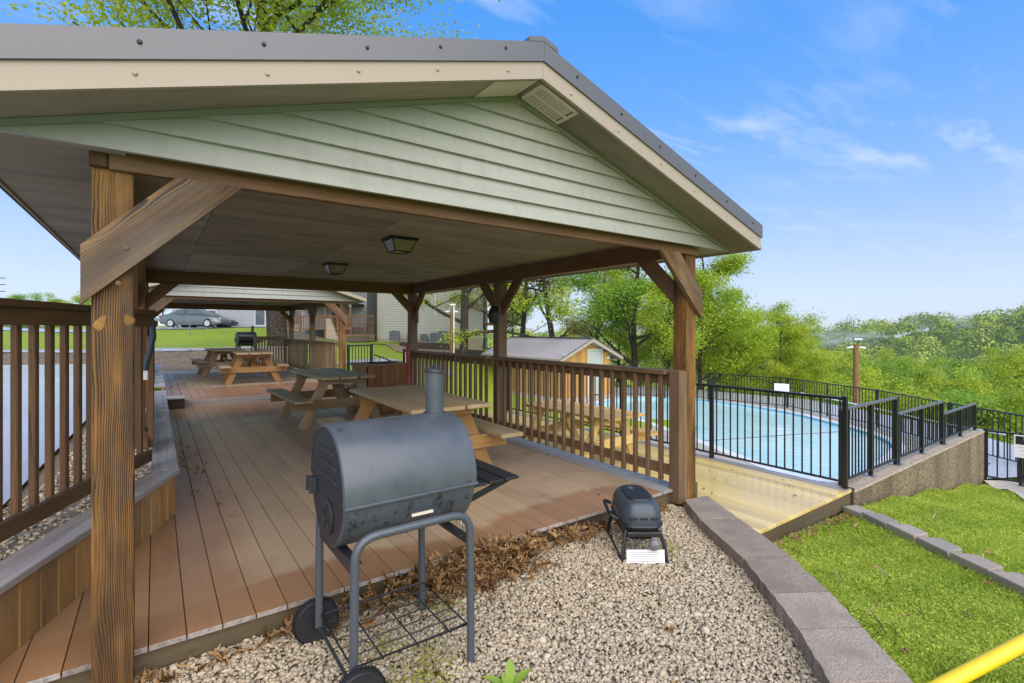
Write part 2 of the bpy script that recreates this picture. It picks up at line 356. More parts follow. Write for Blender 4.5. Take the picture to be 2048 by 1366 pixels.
class MB:
    def __init__(s): s.v = []; s.f = []; s.m = []
    def add(s, v, f, m=0):
        o = len(s.v); s.v += [tuple(p) for p in v]; s.f += [[i+o for i in q] for q in f]; s.m += [m]*len(f)
    def box(s, a, b, m=0):
        (x0, y0, z0), (x1, y1, z1) = a, b
        s.add([(x0, y0, z0), (x1, y0, z0), (x1, y1, z0), (x0, y1, z0), (x0, y0, z1), (x1, y0, z1), (x1, y1, z1), (x0, y1, z1)],
              [(0, 3, 2, 1), (4, 5, 6, 7), (0, 1, 5, 4), (1, 2, 6, 5), (2, 3, 7, 6), (3, 0, 4, 7)], m)
    def tube(s, pts, r, n=8, m=0, cap=True):
        pts = [Vector(p) for p in pts]; rr = r if isinstance(r, (list, tuple)) else [r]*len(pts)
        rings = []; ref = None
        for i, p in enumerate(pts):
            d = (pts[min(i+1, len(pts)-1)]-pts[max(i-1, 0)]).normalized()
            if ref is None: ref = d.orthogonal().normalized()
            ref = (ref-d*ref.dot(d)); ref = ref.normalized() if ref.length > 1e-6 else d.orthogonal().normalized()
            b = d.cross(ref)
            rings.append([p+(ref*math.cos(2*math.pi*k/n)+b*math.sin(2*math.pi*k/n))*rr[i] for k in range(n)])
        v = [p for q in rings for p in q]; f = []
        for i in range(len(rings)-1):
            for k in range(n): f.append((i*n+k, i*n+(k+1) % n, (i+1)*n+(k+1) % n, (i+1)*n+k))
        if cap: f.append(tuple(range(n))[::-1]); f.append(tuple((len(rings)-1)*n+k for k in range(n)))
        s.add(v, f, m)
    def rings(s, rings, m=0, cap0=True, cap1=True):
        n = len(rings[0]); v = [p for q in rings for p in q]; f = []
        for i in range(len(rings)-1):
            for k in range(n): f.append((i*n+k, i*n+(k+1) % n, (i+1)*n+(k+1) % n, (i+1)*n+k))
        if cap0: f.append(tuple(range(n))[::-1])
        if cap1: f.append(tuple((len(rings)-1)*n+k for k in range(n)))
        s.add(v, f, m)
    def lathe(s, prof, n=20, axis='Z', at=(0, 0, 0), m=0):
        R_ = []
        for r, h in prof:
            ring = []
            for k in range(n):
                a = 2*math.pi*k/n; c, d = r*math.cos(a), r*math.sin(a)
                p = {'Z': (c, d, h), 'X': (h, c, d), 'Y': (d, h, c)}[axis]
                ring.append((p[0]+at[0], p[1]+at[1], p[2]+at[2]))
            R_.append(ring)
        s.rings(R_, m)
    def prism(s, poly, axis, a, b, m=0):
        def P(p, h): return {'Y': (p[0], h, p[1]), 'X': (h, p[0], p[1]), 'Z': (p[0], p[1], h)}[axis]
        n = len(poly); v = [P(p, a) for p in poly]+[P(p, b) for p in poly]
        f = [tuple(range(n)), tuple(range(2*n-1, n-1, -1))]+[(k, k+n, (k+1) % n+n, (k+1) % n) for k in range(n)]
        s.add(v, f, m)
    def build(s, name, mats, smooth=False, fix=True):
        me = mesh(name, s.v, s.f, mats if isinstance(mats, (list, tuple)) else [mats], s.m, smooth)
        if fix:
            import bmesh
            bm = bmesh.new(); bm.from_mesh(me); bmesh.ops.recalc_face_normals(bm, faces=bm.faces); bm.to_mesh(me); bm.free()
        if smooth:
            try: me.set_sharp_from_angle(angle=R(40))
            except Exception: pass
        return me

def setp(o, label=None, cat=None, group=None, kind=None):
    if label: o['label'] = label
    if cat: o['category'] = cat
    if group: o['group'] = group
    if kind: o['kind'] = kind
    return o
def link(name, me, parent=None, mat=None):
    o = bpy.data.objects.new(name, me); C.objects.link(o)
    if parent is not None: o.parent = parent
    if mat is not None: o.matrix_local = mat if parent is None else mat
    return o
class Thing:
    """An Empty at the thing's base; parts are given in coordinates relative to that base."""
    def __init__(s, name, loc=(0, 0, 0), label=None, cat=None, group=None, kind=None, rotz=0):
        s.o = bpy.data.objects.new(name, None); C.objects.link(s.o); s.o.empty_display_size = .1
        s.o.location = loc; s.o.rotation_euler = (0, 0, rotz); setp(s.o, label, cat, group, kind)
        s.loc = Vector(loc)
    def add(s, name, me, mat=None, under=None):
        o = bpy.data.objects.new(name, me); C.objects.link(o); o.parent = under or s.o
        if mat is not None:
            o.matrix_basis = mat
        return o
    def beam(s, name, p0, p1, w, h, mat, up=(0, 0, 1), under=None, c=.003, endmat=None, roll=0):
        p0, p1 = Vector(p0), Vector(p1); d = p1-p0; x = d.normalized(); u = Vector(up)
        if abs(x.dot(u)) > .99: u = Vector((1, 0, 0))
        y = u.cross(x).normalized(); z = x.cross(y)
        mt = Matrix((x, y, z)).transposed().to_4x4(); mt.translation = (p0+p1)/2
        if roll: mt = mt @ Matrix.Rotation(roll, 4, 'X')
        return s.add(name, cbox(d.length, w, h, mat, c, endmat), mt, under)
    def vert(s, name, x, y, z0, z1, a, b, mat, under=None, c=.004, rot=0):
        """upright piece: a along X, b along Y"""
        mt = Matrix(((0, 0, 1, 0), (0, 1, 0, 0), (-1, 0, 0, 0), (0, 0, 0, 1)))
        mt = Matrix.Rotation(rot, 4, 'Z') @ mt
        mt.translation = (x, y, (z0+z1)/2)
        return s.add(name, cbox(z1-z0, b, a, mat, c), mt, under)
def copy_tree(o, parent=None):
    c = o.copy(); C.objects.link(c); c.parent = parent
    for ch in o.children: copy_tree(ch, c)
    return c
def fastmesh(name, V, Fc, mat, tint=None, smooth=False):
    """V (n,3) array, Fc (m,k) array of equal sized faces"""
    me = bpy.data.meshes.new(name); n, (m, k) = len(V), Fc.shape
    me.vertices.add(n); me.vertices.foreach_set('co', V.astype(np.float32).ravel())
    me.loops.add(m*k); me.loops.foreach_set('vertex_index', Fc.astype(np.int32).ravel())
    me.polygons.add(m); me.polygons.foreach_set('loop_start', np.arange(0, m*k, k, dtype=np.int32))
    me.materials.append(M[mat])
    if smooth: me.polygons.foreach_set('use_smooth', np.ones(m, dtype=bool))
    me.update(calc_edges=True)
    if tint is not None:
        a = me.attributes.new('tint', 'FLOAT', 'POINT'); a.data.foreach_set('value', tint.astype(np.float32))
    return me
def randrot(n):
    q = rng.normal(size=(n, 4)); q /= np.linalg.norm(q, axis=1)[:, None]; w, x, y, z = q.T
    return np.stack([np.stack([1-2*(y*y+z*z), 2*(x*y-z*w), 2*(x*z+y*w)], -1), np.stack([2*(x*y+z*w), 1-2*(x*x+z*z), 2*(y*z-x*w)], -1),
                     np.stack([2*(x*z-y*w), 2*(y*z+x*w), 1-2*(x*x+y*y)], -1)], 1)

# ------------------------------------------------------------------ ground
PTS = np.array([
    (0, 4, -.7), (2, 4, -.7), (4, 4, -.8), (0, 9, -.6), (2, 8, -.6), (4, 8, -.8), (0, 13, -.4), (3, 13, -.4), (2, 17, -.25), (3.5, 17.5, -.25), (0, 17, -.25),
    (2, 19.2, .0), (0, 19.2, .0), (-3, 19, .1), (5, 19, .05), (0, 2, -.8), (2, 0, -.8), (5, 0, -1.6), (10, 0, -2.2),
    (.4, 30, .5), (4.3, 28, .5), (-5, 30, .5), (.6, 46, 1.6), (5.9, 43, 1.6), (-10, 46, 1.5), (3, 70, 2.5), (-20, 60, 2.2), (20, 70, 2.2), (-40, 30, .8), (-40, 0, .2), (-20, 10, -.1), (-8, 8, -.2),
    (7.5, 32, .85), (10.5, 29, .55), (15.1, 40.8, .5), (11.9, 53, 1.3), (19, 38, .2), (22.4, 35.6, -.2), (12.5, 26, .15), (14.5, 24, -.2),
    (8, 22, .1), (6, 15, -.45), (8, 14, -.8), (6.5, 10, -.9), (6, 6, -1.2), (7.5, 4, -1.8), (10, 8, -1.85), (14, 14, -1.85), (12, 5, -1.9), (17, 6, -1.9), (20, 10, -1.9),
    (15, 19, -1.8), (18, 18, -1.9), (13, 21, -1.2), (20, 24, -2.3), (24, 14, -2.6), (22, 5, -2.6), (18, 1, -2.2), (28, 20, -4), (30, 8, -4.5), (26, -2, -3.5),
    (40, 30, -7), (45, 10, -10), (40, -10, -8), (70, 60, -14), (80, 20, -22), (70, -30, -20), (120, 40, -40), (120, -40, -40), (40, 70, -3), (200, 0, -60), (200, 150, -55), (60, 120, -8), (0, 150, 3), (-80, 100, 3), (-100, 0, 0), (0, -60, -3), (60, -90, -20),
    (300, 60, -70), (0, 400, 0), (-300, 200, 0), (200, 400, -40), (0, -300, -20), (300, -200, -60)], float)
def gz(X, Y):
    X = np.asarray(X, float); Y = np.asarray(Y, float)
    d2 = (X[..., None]-PTS[:, 0])**2+(Y[..., None]-PTS[:, 1])**2+.4
    w = d2**-1.6
    return (w*PTS[:, 2]).sum(-1)/w.sum(-1)
def spaced(c0, c1, step, far0, far1, g=1.13):
    a = list(np.arange(c0, c1+1e-6, step)); s = step; x = c1
    while x < far1: s *= g; x += s; a.append(x)
    s = step; x = c0; b = []
    while x > far0: s *= g; x -= s; b.append(x)
    return np.array(b[::-1]+a)
def sheet(name, xs, ys, zf, mat, kind='structure'):
    X, Y = np.meshgrid(xs, ys); Z = zf(X, Y)
    V = np.stack([X, Y, Z], -1).reshape(-1, 3); nx, ny = len(xs), len(ys)
    i = np.arange(nx*ny).reshape(ny, nx); F = np.stack([i[:-1, :-1], i[:-1, 1:], i[1:, 1:], i[1:, :-1]], -1).reshape(-1, 4)
    o = link(name, fastmesh(name, V, F, mat, smooth=True)); setp(o, kind=kind); return o
sheet('ground', spaced(-6, 24, .6, -900, 900), spaced(-4, 46, .6, -900, 900), gz, 'lawn')
def quadsheet(name, c, n, mat, zf, kind='structure', skirt=0):
    """patch spanned by four corners, draped on zf"""
    c = np.array(c, float); nu, nv = n; U, Vv = np.meshgrid(np.linspace(0, 1, nu), np.linspace(0, 1, nv))
    P = ((1-U)*(1-Vv))[..., None]*c[0]+(U*(1-Vv))[..., None]*c[1]+(U*Vv)[..., None]*c[2]+((1-U)*Vv)[..., None]*c[3]
    Z = zf(P[..., 0], P[..., 1]); V = np.concatenate([P, Z[..., None]], -1).reshape(-1, 3)
    i = np.arange(nu*nv).reshape(nv, nu); F = np.stack([i[:-1, :-1], i[:-1, 1:], i[1:, 1:], i[1:, :-1]], -1).reshape(-1, 4)
    if skirt:
        b = np.concatenate([i[0, :-1], i[:-1, -1], i[-1, :0:-1], i[:0:-1, 0]]); m = len(b); k = len(V)+np.arange(m); V = np.concatenate([V, V[b]-np.array([0, 0, skirt])])
        F = np.concatenate([F, np.stack([b, np.roll(b, -1), np.roll(k, -1), k], -1)])
    o = link(name, fastmesh(name, V, F, mat, smooth=not skirt)); setp(o, kind=kind); return o
# rough mulch bed behind the far deck, footpath, parking lot
_r = np.random.default_rng(3)
def mulch_z(X, Y): return gz(X, Y)+.05+_r.normal(0, .02, X.shape)
quadsheet('mulch_bed', [(-4, 18.9), (5.2, 18.9), (5.6, 27.0), (-5, 29.2)], (70, 60), 'mulch', mulch_z)
quadsheet('footpath', [(-14, 29.0), (6.6, 26.6), (6.6, 28.0), (-14, 30.8)], (30, 4), 'concrete_wet', lambda X, Y: gz(X, Y)+.075)
quadsheet('dirt_edge', [(-14, 30.9), (6.6, 28.05), (6.8, 29.0), (-14, 32.2)], (30, 5), 'dirt', lambda X, Y: gz(X, Y)+.03)
quadsheet('parking_lot', [(-30, 44.5), (7.6, 42.0), (10.5, 52), (-30, 75)], (40, 24), 'asphalt', lambda X, Y: gz(X, Y)+.04)
quadsheet('mulch_slope', [(6.8, 36.2), (14.6, 39.0), (14.2, 41.0), (7.4, 42.5)], (30, 14), 'mulch', lambda X, Y: gz(X, Y)+.08)
quadsheet('bare_earth', [(11.2, 25.2), (16.0, 29.5), (18.8, 33.5), (11.0, 32.6)], (24, 20), 'dirt', lambda X, Y: gz(X, Y)+.04)
quadsheet('lower_footpath', [(4.6, 19.4), (12.6, 22.5), (12.3, 23.7), (4.6, 20.8)], (24, 4), 'asphalt', lambda X, Y: gz(X, Y)+.03)
quadsheet('driveway', [(-30, -6), (-.9, -1.0), (-.35, 18.8), (-30, 30)], (40, 40), 'asphalt',
          lambda X, Y: np.maximum(.335+.004*np.hypot(X, Y), gz(X, Y)+.03))
# lawn terrace on the pool side
LP = np.array([(2.6, .5, -.24), (3.2, 1.3, -.28), (3.9, 2.3, -.4), (4.8, 2.3, -.68), (5.8, 2.3, -.70), (6.7, 2.3, -.72), (5.5, .8, -.66), (6.2, 1.6, -.68), (4.2, 0, -.5), (3.5, -1, -.4), (4.4, 1.2, -.52),
               (7.6, 2.2, -.80), (9, 2.2, -.98), (11, 2.2, -1.25), (13, 2.2, -1.52), (8, .6, -1.0), (10.5, .6, -1.3), (8, -2, -1.1), (13, -1, -1.6), (15, 1.6, -1.95), (16, 1, -2.1), (14.8, 2.2, -1.72), (5, -4, -.8), (12, -5, -1.8), (25, 0, -3.6), (25, -6, -3.8)])
def lz(X, Y):
    X = np.asarray(X, float); Y = np.asarray(Y, float)
    d2 = (X[..., None]-LP[:, 0])**2+(Y[..., None]-LP[:, 1])**2+.15
    w = d2**-1.5; return (w*LP[:, 2]).sum(-1)/w.sum(-1)
PAV_L = [(3.72, 2.62), (3.441, 2.283), (3.075, 1.732), (2.793, 1.41), (2.566, 1.162), (2.28, .908), (1.93, .66), (1.5, .45)]
PAV_R = [(3.98, 2.57), (3.70, 2.10), (3.36, 1.56), (3.084, 1.227), (2.85, .984), (2.569, .70), (2.17, .40), (1.7, .17)]
def pav_mid(y):
    ys = [(a[1]+b[1])/2 for a, b in zip(PAV_L, PAV_R)][::-1]; xs = [(a[0]+b[0])/2 for a, b in zip(PAV_L, PAV_R)][::-1]
    return np.interp(y, ys, xs)
def lawn():
    ys = np.concatenate([np.linspace(-8, -.5, 20), np.linspace(-.4, 2.43, 48)]); s = np.concatenate([np.linspace(0, .25, 40), np.linspace(.26, 1, 26)])
    Y, S = np.meshgrid(ys, s, indexing='ij'); X0 = pav_mid(Y); X = X0+(30-X0)*S; Z = lz(X, Y)
    V = np.stack([X, Y, Z], -1).reshape(-1, 3); a, b = X.shape; i = np.arange(a*b).reshape(a, b)
    F = np.stack([i[:-1, :-1], i[:-1, 1:], i[1:, 1:], i[1:, :-1]], -1).reshape(-1, 4)
    setp(link('lawn', fastmesh('lawn', V, F, 'lawn', smooth=True)), kind='structure')
lawn()
PATHZ = -1.585
quadsheet('garden_path', [(7.6, .2), (8.6, -1.1), (15.6, .75), (13.05, 2.48)], (26, 14), 'concrete', lambda X, Y: np.maximum(lz(X, Y)+.03, PATHZ), skirt=.35)

# ------------------------------------------------------------------ hills and far forest
def hill_profile(ang):   # bearing (degrees clockwise from +Y) -> (near dist, crest dist, crest height)
    return np.interp(ang, [-40, 20, 45, 62, 70, 76, 82, 95, 130], [-8, -8, -11, -12, -6, 0, 1.5, .5, 0])
def hill_z(r, ang):
    crest = hill_profile(ang)+1.6*np.sin(ang*1.1)+.9*np.sin(ang*2.7+1); f = np.clip((r-150)/(430-150), 0, 1); s = f*f*(3-2*f)
    return -62+(crest+62)*s**.8+15*np.sin(ang*.16+r*.034)*s*(1-s)*3*(s > .02)
def hills():
    A = np.linspace(-45, 130, 150); Rr = np.array([110, 150, 190, 230, 270, 310, 350, 390, 430, 470, 560, 700, 900])
    AA, RR = np.meshgrid(A, Rr, indexing='ij'); Z = hill_z(np.minimum(RR, 430), AA)-np.clip(RR-470, 0, 400)*.03
    V = np.stack([RR*np.sin(np.radians(AA)), RR*np.cos(np.radians(AA)), Z], -1).reshape(-1, 3)
    i = np.arange(AA.size).reshape(AA.shape); F = np.stack([i[:-1, :-1], i[1:, :-1], i[1:, 1:], i[:-1, 1:]], -1).reshape(-1, 4)
    setp(link('hills', fastmesh('hills', V, F, 'forest_floor', smooth=True)), kind='structure')
hills()
def leafquads(P, Nn, size, jit=.6):
    """quads centred at P, facing roughly Nn"""
    n = len(P); d = Nn+rng.normal(0, jit, (n, 3)); d /= np.linalg.norm(d, axis=1)[:, None]+1e-9
    r = rng.normal(size=(n, 3)); a = np.cross(d, r); a /= np.linalg.norm(a, axis=1)[:, None]+1e-9; b = np.cross(d, a)
    s = (size*rng.uniform(.6, 1.35, n))[:, None]
    V = np.stack([P-a*s, P-b*s*.62+d*s*.12, P+a*s, P+b*s*.62+d*s*.12], 1).reshape(-1, 3)
    return V, np.arange(n*4).reshape(n, 4)
def far_forest():
    nt = 2700; ang = rng.uniform(28, 112, nt); r = 165+(448-165)*rng.uniform(0, 1, nt)**.75
    z = hill_z(np.minimum(r, 430), ang); cr = rng.uniform(3.6, 7.2, nt); ch = cr*rng.uniform(.9, 1.3, nt)
    k = 120; d = rng.normal(size=(nt, k, 3)); d[..., 2] = np.abs(d[..., 2])*.9-.15; d /= np.linalg.norm(d, axis=2)[..., None]
    rad = rng.uniform(.72, 1.05, (nt, k))
    P = d*np.stack([cr, cr, ch], -1)[:, None, :]*rad[..., None]
    P += np.stack([r*np.sin(np.radians(ang)), r*np.cos(np.radians(ang)), z+ch*.75], -1)[:, None, :]
    V, F = leafquads(P.reshape(-1, 3), d.reshape(-1, 3), .75, .28)
    tint = np.clip(np.repeat(rng.beta(1.1, 1.3, nt), k)+rng.normal(0, .06, nt*k), 0, 1)
    o = link('distant_forest', fastmesh('forest', V, F, 'leaf_forest', np.repeat(tint, 4)))
    setp(o, 'soft green spring forest covering the distant hillside', 'forest', kind='stuff')
far_forest()

# ------------------------------------------------------------------ trees
def tree_mesh(seed, h, trunk_r, crown_base, spread, nleaf, leaf, leafmat_, clump=.45, levels=3, lean=(0, 0), first=7, droop=0., conic=1.0):
    r_ = random.Random(seed); mb = MB(); tips = []
    def grow(p, d, length, rad, lev):
        n = 5 if lev == 0 else 4; pts = [p]; rr = [rad]; q = Vector(p); dd = Vector(d).normalized()
        for i in range(n):
            dd = (dd+Vector((r_.gauss(0, .13), r_.gauss(0, .13), r_.gauss(.03 if lev else .06, .07)))*(1 if lev else .45)).normalized()
            q = q+dd*(length/n); pts.append(q); rr.append(rad*(1-.72*(i+1)/n) if lev else rad*(1-.62*(i+1)/n))
        mb.tube(pts, rr, (9, 6, 4, 3)[min(lev, 3)], cap=False)
        if lev >= levels-1:
            for i in range(1, len(pts)): tips.append((pts[i], 1.))
        if lev < levels:
            kids = first if lev == 0 else r_.randint(3, 5)
            for k in range(kids):
                t = (crown_base+(1-crown_base)*(k+.3)/kids) if lev == 0 else r_.uniform(.3, 1.)
                x = t*n; i = min(int(x), n-1); pp = pts[i].lerp(pts[i+1], x-i)
                a = r_.uniform(0, 6.28)+k*2.4; el = r_.uniform(.15, .75) if lev == 0 else r_.uniform(-.25-droop, .6)
                nd = Vector((math.cos(a)*math.cos(el), math.sin(a)*math.cos(el), math.sin(el)))
                if lev: nd = (nd*.8+dd*.6).normalized()
                ln = spread*(1.15-.55*t*conic)*r_.uniform(.75, 1.15) if lev == 0 else length*r_.uniform(.4, .62)
                grow(pp, nd, ln, max(rr[i]*.5, .012), lev+1)
            if lev == 0: grow(pts[-1], dd, h*.22, rr[-1], 1)
    grow(Vector((0, 0, -.3)), Vector((lean[0], lean[1], 1)), h*.82, trunk_r, 0)
    T = np.array([tuple(t[0]) for t in tips]); n = nleaf
    rg = np.random.default_rng(seed)
    clump *= .74; w = rg.gamma(.7, 1, len(T))+.03; idx = rg.choice(len(T), n, p=w/w.sum())
    P = T[idx]+rg.normal(0, clump, (n, 3))*np.array([1, 1, .55]); P[:, 2] -= droop*rg.uniform(0, 1.2, n)
    Nn = np.tile(np.array([0, 0, 1.]), (n, 1)); V, F = leafquads(P, Nn, leaf, .6)
    base = rg.uniform(.15, .85, len(T))[idx]
    tint = np.clip(base+rg.normal(0, .15, n), 0, 1)
    return mb.build('trunk', ['bark'], True, False), fastmesh('crown', V, F, leafmat_, np.repeat(tint, 4))
TREES = {}
def tree(kind, loc, s, rz, label, group=None, name='tree', mats=None):
    tm, cm = TREES[kind]; T = Thing(name, loc, label, 'tree', group, rotz=rz)
    T.o.scale = (s, s, s)
    T.add('trunk', tm); T.add('crown', cm); return T
TREES['oak_big'] = tree_mesh(11, 22, .46, .40, 10.5, 115000, .085, 'leaf_yellow', 1.05, 4, first=12)
TREES['oak_thin'] = tree_mesh(12, 13, .23, .30, 5.0, 16000, 0.065, 'leaf_yellow', .42, 3, first=10)
TREES['oak_olive'] = tree_mesh(13, 12, .26, .28, 5.2, 22000, 0.062, 'leaf_olive', .42, 3, first=10)
TREES['oak_low'] = tree_mesh(22, 14, .24, .13, 5.0, 32000, 0.07, 'leaf_yellow', .38, 3, first=15, droop=.1)
TREES['maple'] = tree_mesh(14, 11.5, .2, .18, 4.3, 48000, 0.066, 'leaf_green', .5, 3, first=15)
TREES['lime_a'] = tree_mesh(15, 10, .15, .12, 4.0, 38000, 0.066, 'leaf_lime', .48, 3, first=14)
TREES['lime_b'] = tree_mesh(16, 9, .14, .15, 3.9, 36000, 0.066, 'leaf_yellow', .45, 3, first=13)
TREES['lime_c'] = tree_mesh(17, 8.5, .16, .2, 4.4, 22000, 0.066, 'leaf_lime', .42, 3, first=11)
TREES['belt_a'] = tree_mesh(18, 12, .2, .25, 5.4, 24000, 0.1, 'leaf_lime', .65, 3, first=12)
TREES['belt_b'] = tree_mesh(19, 12, .2, .2, 5.6, 24000, 0.1, 'leaf_yellow', .65, 3, first=12)
TREES['belt_c'] = tree_mesh(20, 12, .2, .22, 5.2, 24000, 0.1, 'leaf_green', .7, 3, first=12)
th = R(35.7)
def at(u, t):
    """a place at bearing column u and distance t from where the photographer stands"""
    a = (u-1024)/993; return (t*(math.sin(th)+a*math.cos(th)), t*(math.cos(th)-a*math.sin(th)))
def gat(u, t, dz=0):
    x, y = at(u, t); return (x, y, float(gz(x, y))+dz)
tree('oak_big', gat(556, 27), 1.16, 1.0, 'thick-trunked oak with thin yellow-green leaves behind the far pavilion', name='oak_tree')
tree('oak_low', gat(927, 27, -.1), 1.05, 0.6, 'slim dark-trunked tree with yellow leaves in front of the grey apartment wall', name='oak_tree')
tree('oak_thin', gat(509, 47), 1.1, 2.2, 'dark bare trunk between the parked cars and the thick oak', name='oak_tree')
tree('oak_thin', gat(467, 50), 1.0, 4.0, 'dark trunk just behind the nose of the parked cars', name='oak_tree')
tree('oak_olive', gat(1115, 33), 1.0, 0.3, 'olive-yellow branching oak behind the ridge of the pool shed', name='oak_tree')
tree('oak_olive', gat(1045, 38), .95, 2.3, 'sparse yellow oak behind the far end of the pool shed roof', name='oak_tree')
tree('oak_olive', gat(1185, 42), .95, 3.6, 'thin olive tree with open branches between the oak and the green maple', name='oak_tree')
tree('maple', gat(1275, 29), 1.05, 1.1, 'fresh green maple standing right behind the pool shed', name='maple_tree')
tree('lime_a', gat(1400, 26, -.4), .92, .4, 'tall lime-green tree directly behind the front corner post', name='deciduous_tree')
tree('lime_b', gat(1470, 30, -.6), .70, 2.0, 'yellow-green bushy tree behind the pool fence, next to the tall lime tree', name='deciduous_tree')
tree('lime_c', gat(1545, 34, -.5), .80, 3.1, 'open-crowned tree with the topmost twigs standing against the sky', name='deciduous_tree')
tree('lime_b', gat(1560, 28, -.6), .62, 4.4, 'low yellow-green tree in front of the open-crowned tree', name='deciduous_tree')
tree('lime_b', gat(1340, 34, -.4), 1.0, 5.0, 'yellow-green tree filling the gap between the maple and the corner post', name='deciduous_tree')
tree('lime_a', gat(1440, 38, -.4), .86, 2.4, 'lime-green tree behind the tall lime tree, filling the gap above the pool fence', name='deciduous_tree')
tree('lime_a', gat(1515, 42, -.8), .80, 5.4, 'lime-green tree behind the white notice on the pool fence', name='deciduous_tree')
tree('lime_b', gat(1235, 40, -.4), 1.0, 3.3, 'yellow-green tree between the thin olive tree and the maple', name='deciduous_tree')
tree('lime_a', gat(1005, 50, 0), 1.0, 1.5, 'lime-green tree beyond the apartment balconies', name='deciduous_tree')
tree('lime_a', gat(385, 72), .75, 1.5, 'rounded green tree behind the grey parked sedan', name='deciduous_tree')
tree('lime_c', gat(330, 68), .7, .2, 'green tree behind the tail of the grey parked sedan', name='deciduous_tree')
tree('lime_b', gat(440, 75), .8, 2.9, 'yellow-green tree behind the windscreen of the grey sedan', name='deciduous_tree')
BL = 'yellow-green spring tree in the belt sloping down beyond the pool fence'
kk = ['belt_a', 'belt_b', 'belt_c', 'belt_a', 'belt_b']
for i, (u, t, top) in enumerate([(1620, 34, 735), (1690, 40, 722), (1765, 44, 715), (1660, 52, 708), (1735, 55, 702), (1830, 48, 722), (1880, 40, 742), (1945, 46, 738), (2010, 40, 735), (2075, 45, 705),
                                 (1590, 60, 706), (1810, 62, 706), (1900, 66, 715), (1985, 62, 700), (2060, 70, 702), (1700, 30, 770), (1800, 31, 775), (1930, 32, 780), (2030, 30, 782), (1870, 56, 722), (2130, 50, 695)]):
    x, y = at(u, t); ztop = 1.42-(top-660)/993*t; k = kk[i % 5]; s = rnd.uniform(.72, .95)
    tree(k, (x, y, ztop-13.2*s), s, rnd.uniform(0, 6), BL, 'trees in the belt beyond the pool', 'deciduous_tree')
LL = 'green tree in the far row beyond the driveway'
for i, (u, t) in enumerate([(-60, 88), (-5, 95), (50, 90), (105, 96), (150, 92), (205, 98), (-110, 95)]):
    x, y = at(u, t); tree(kk[i % 5], (x, y, -2.2+rnd.uniform(-.4, .4)), .78, rnd.uniform(0, 6), LL, 'far row of trees beyond the driveway', 'deciduous_tree')

# ------------------------------------------------------------------ main deck
DY0, DY1, DX1 = 2.76, 10.98, 3.60
deck = Thing('deck_floor', (0, DY0, 0), kind='structure')
def wall_x(y): return .13 if y > 4.61 else .13-(4.61-y)*.405
pitch = .1455
x = DX1+.012-36*pitch; nb = 0
while x+pitch <= DX1+.02:
    ys = DY0
    if x+pitch < .1: ye = min(4.61-(.13-(x+pitch))/.405+.30, DY1) if x < .1 else DY1
    else: ye = DY1
    cuts = [ys]
    if ye-ys > 4: cuts += [ys+rnd.choice([1.9, 2.6, 3.3, 3.9, 4.6]), ys+rnd.choice([5.6, 6.2, 6.9])]
    cuts.append(ye)
    for a, b in zip(cuts, cuts[1:]):
        if b-a > .1:
            deck.beam('deck_board', (x+pitch/2, a-DY0+.0015, -.0125), (x+pitch/2, b-DY0-.0015, -.0125+rnd.uniform(-.0006, .0006)), .1415, .025, 'deck', endmat='deck_end' if a == DY0 else None, c=.002)
    x += pitch
for k in range(2):
    deck.beam('border_board', (DX1+.02+.0725+.1455*k, 0, -.0125), (DX1+.02+.0725+.1455*k, DY1-DY0, -.0125), .14, .025, 'grey_board', c=.002)
deck.beam('rim_joist', (-1.7, .055, -.115), (3.92, .055, -.115), .045, .175, 'wood_rim', endmat=None)
deck.beam('side_joist', (3.885, .085, -.15), (3.885, DY1-DY0, -.15), .045, .24, 'wood_rim')
deck.vert('rim_block', 4.02, .02, -.25, .02, .09, .12, 'wood_rim')
# far deck, one step up
D2, E0, E1 = .12, 11.0, 18.9
deck2 = Thing('upper_deck_floor', (0, E0, D2), kind='structure')
x = .14
while x < 3.85:
    for a, b in ((0, rnd.choice([2.4, 3.0, 3.7])), (None, E1-E0)):
        a = prev if a is None else a; prev = b
        deck2.beam('deck_board', (x+.07, a+.002, -.0125), (x+.07, b-.002, -.0125), .140, .025, 'deck_far', c=.002)
    x += pitch
deck2.beam('riser_board', (.42, -.016, -.07), (3.9, -.016, -.07), .025, .125, 'grey_board')
deck2.beam('edge_board', (.14, E1-E0+.075, -.0125), (3.9, E1-E0+.075, -.0125), .14, .026, 'grey_board')
step = Thing('step_box', (.29, 10.86, 0), 'small grey-topped wooden step box where the two decks meet', 'step')
step.beam('box', (-.14, .06, .09), (.14, .06, .09), .36, .17, 'wood_timber'); step.beam('top_board', (-.155, .06, .189), (.155, .06, .189), .40, .024, 'grey_board')

# ------------------------------------------------------------------ planter wall with grey cap on the driveway side
pl = Thing('planter_wall', (.13, 4.61, 0), 'low plank retaining wall with a grey cap bending along the deck edge', 'retaining wall')
wd = Vector((-.405, -1, 0)).normalized(); wn_ = Vector((-wd.y, wd.x, 0))   # along wall to the front; outward normal
wn_ = Vector((-.927, .375, 0))
Lw = 2.35; i = 0; s = 0.0
while s < Lw:
    w = rnd.uniform(.125, .15); p = wd*(s+w/2)+wn_*.02
    mt = Matrix(((0, wd.x, wn_.x, 0), (0, wd.y, wn_.y, 0), (1, 0, 0, 0), (0, 0, 0, 1))); mt.translation = (p.x, p.y, .155)
    pl.add('plank', cbox(.31, w-.003, .028, 'wood_wall', .002), mt); s += w
s = 0.0
while s < 6.2:
    w = rnd.uniform(.13, .15)
    mt = Matrix(((0, 0, 1, 0), (0, 1, 0, 0), (-1, 0, 0, 0), (0, 0, 0, 1))); mt.translation = (-.02, s+w/2, .155)
    pl.add('plank', cbox(.31, w-.003, .028, 'wood_wall', .002), mt); s += w
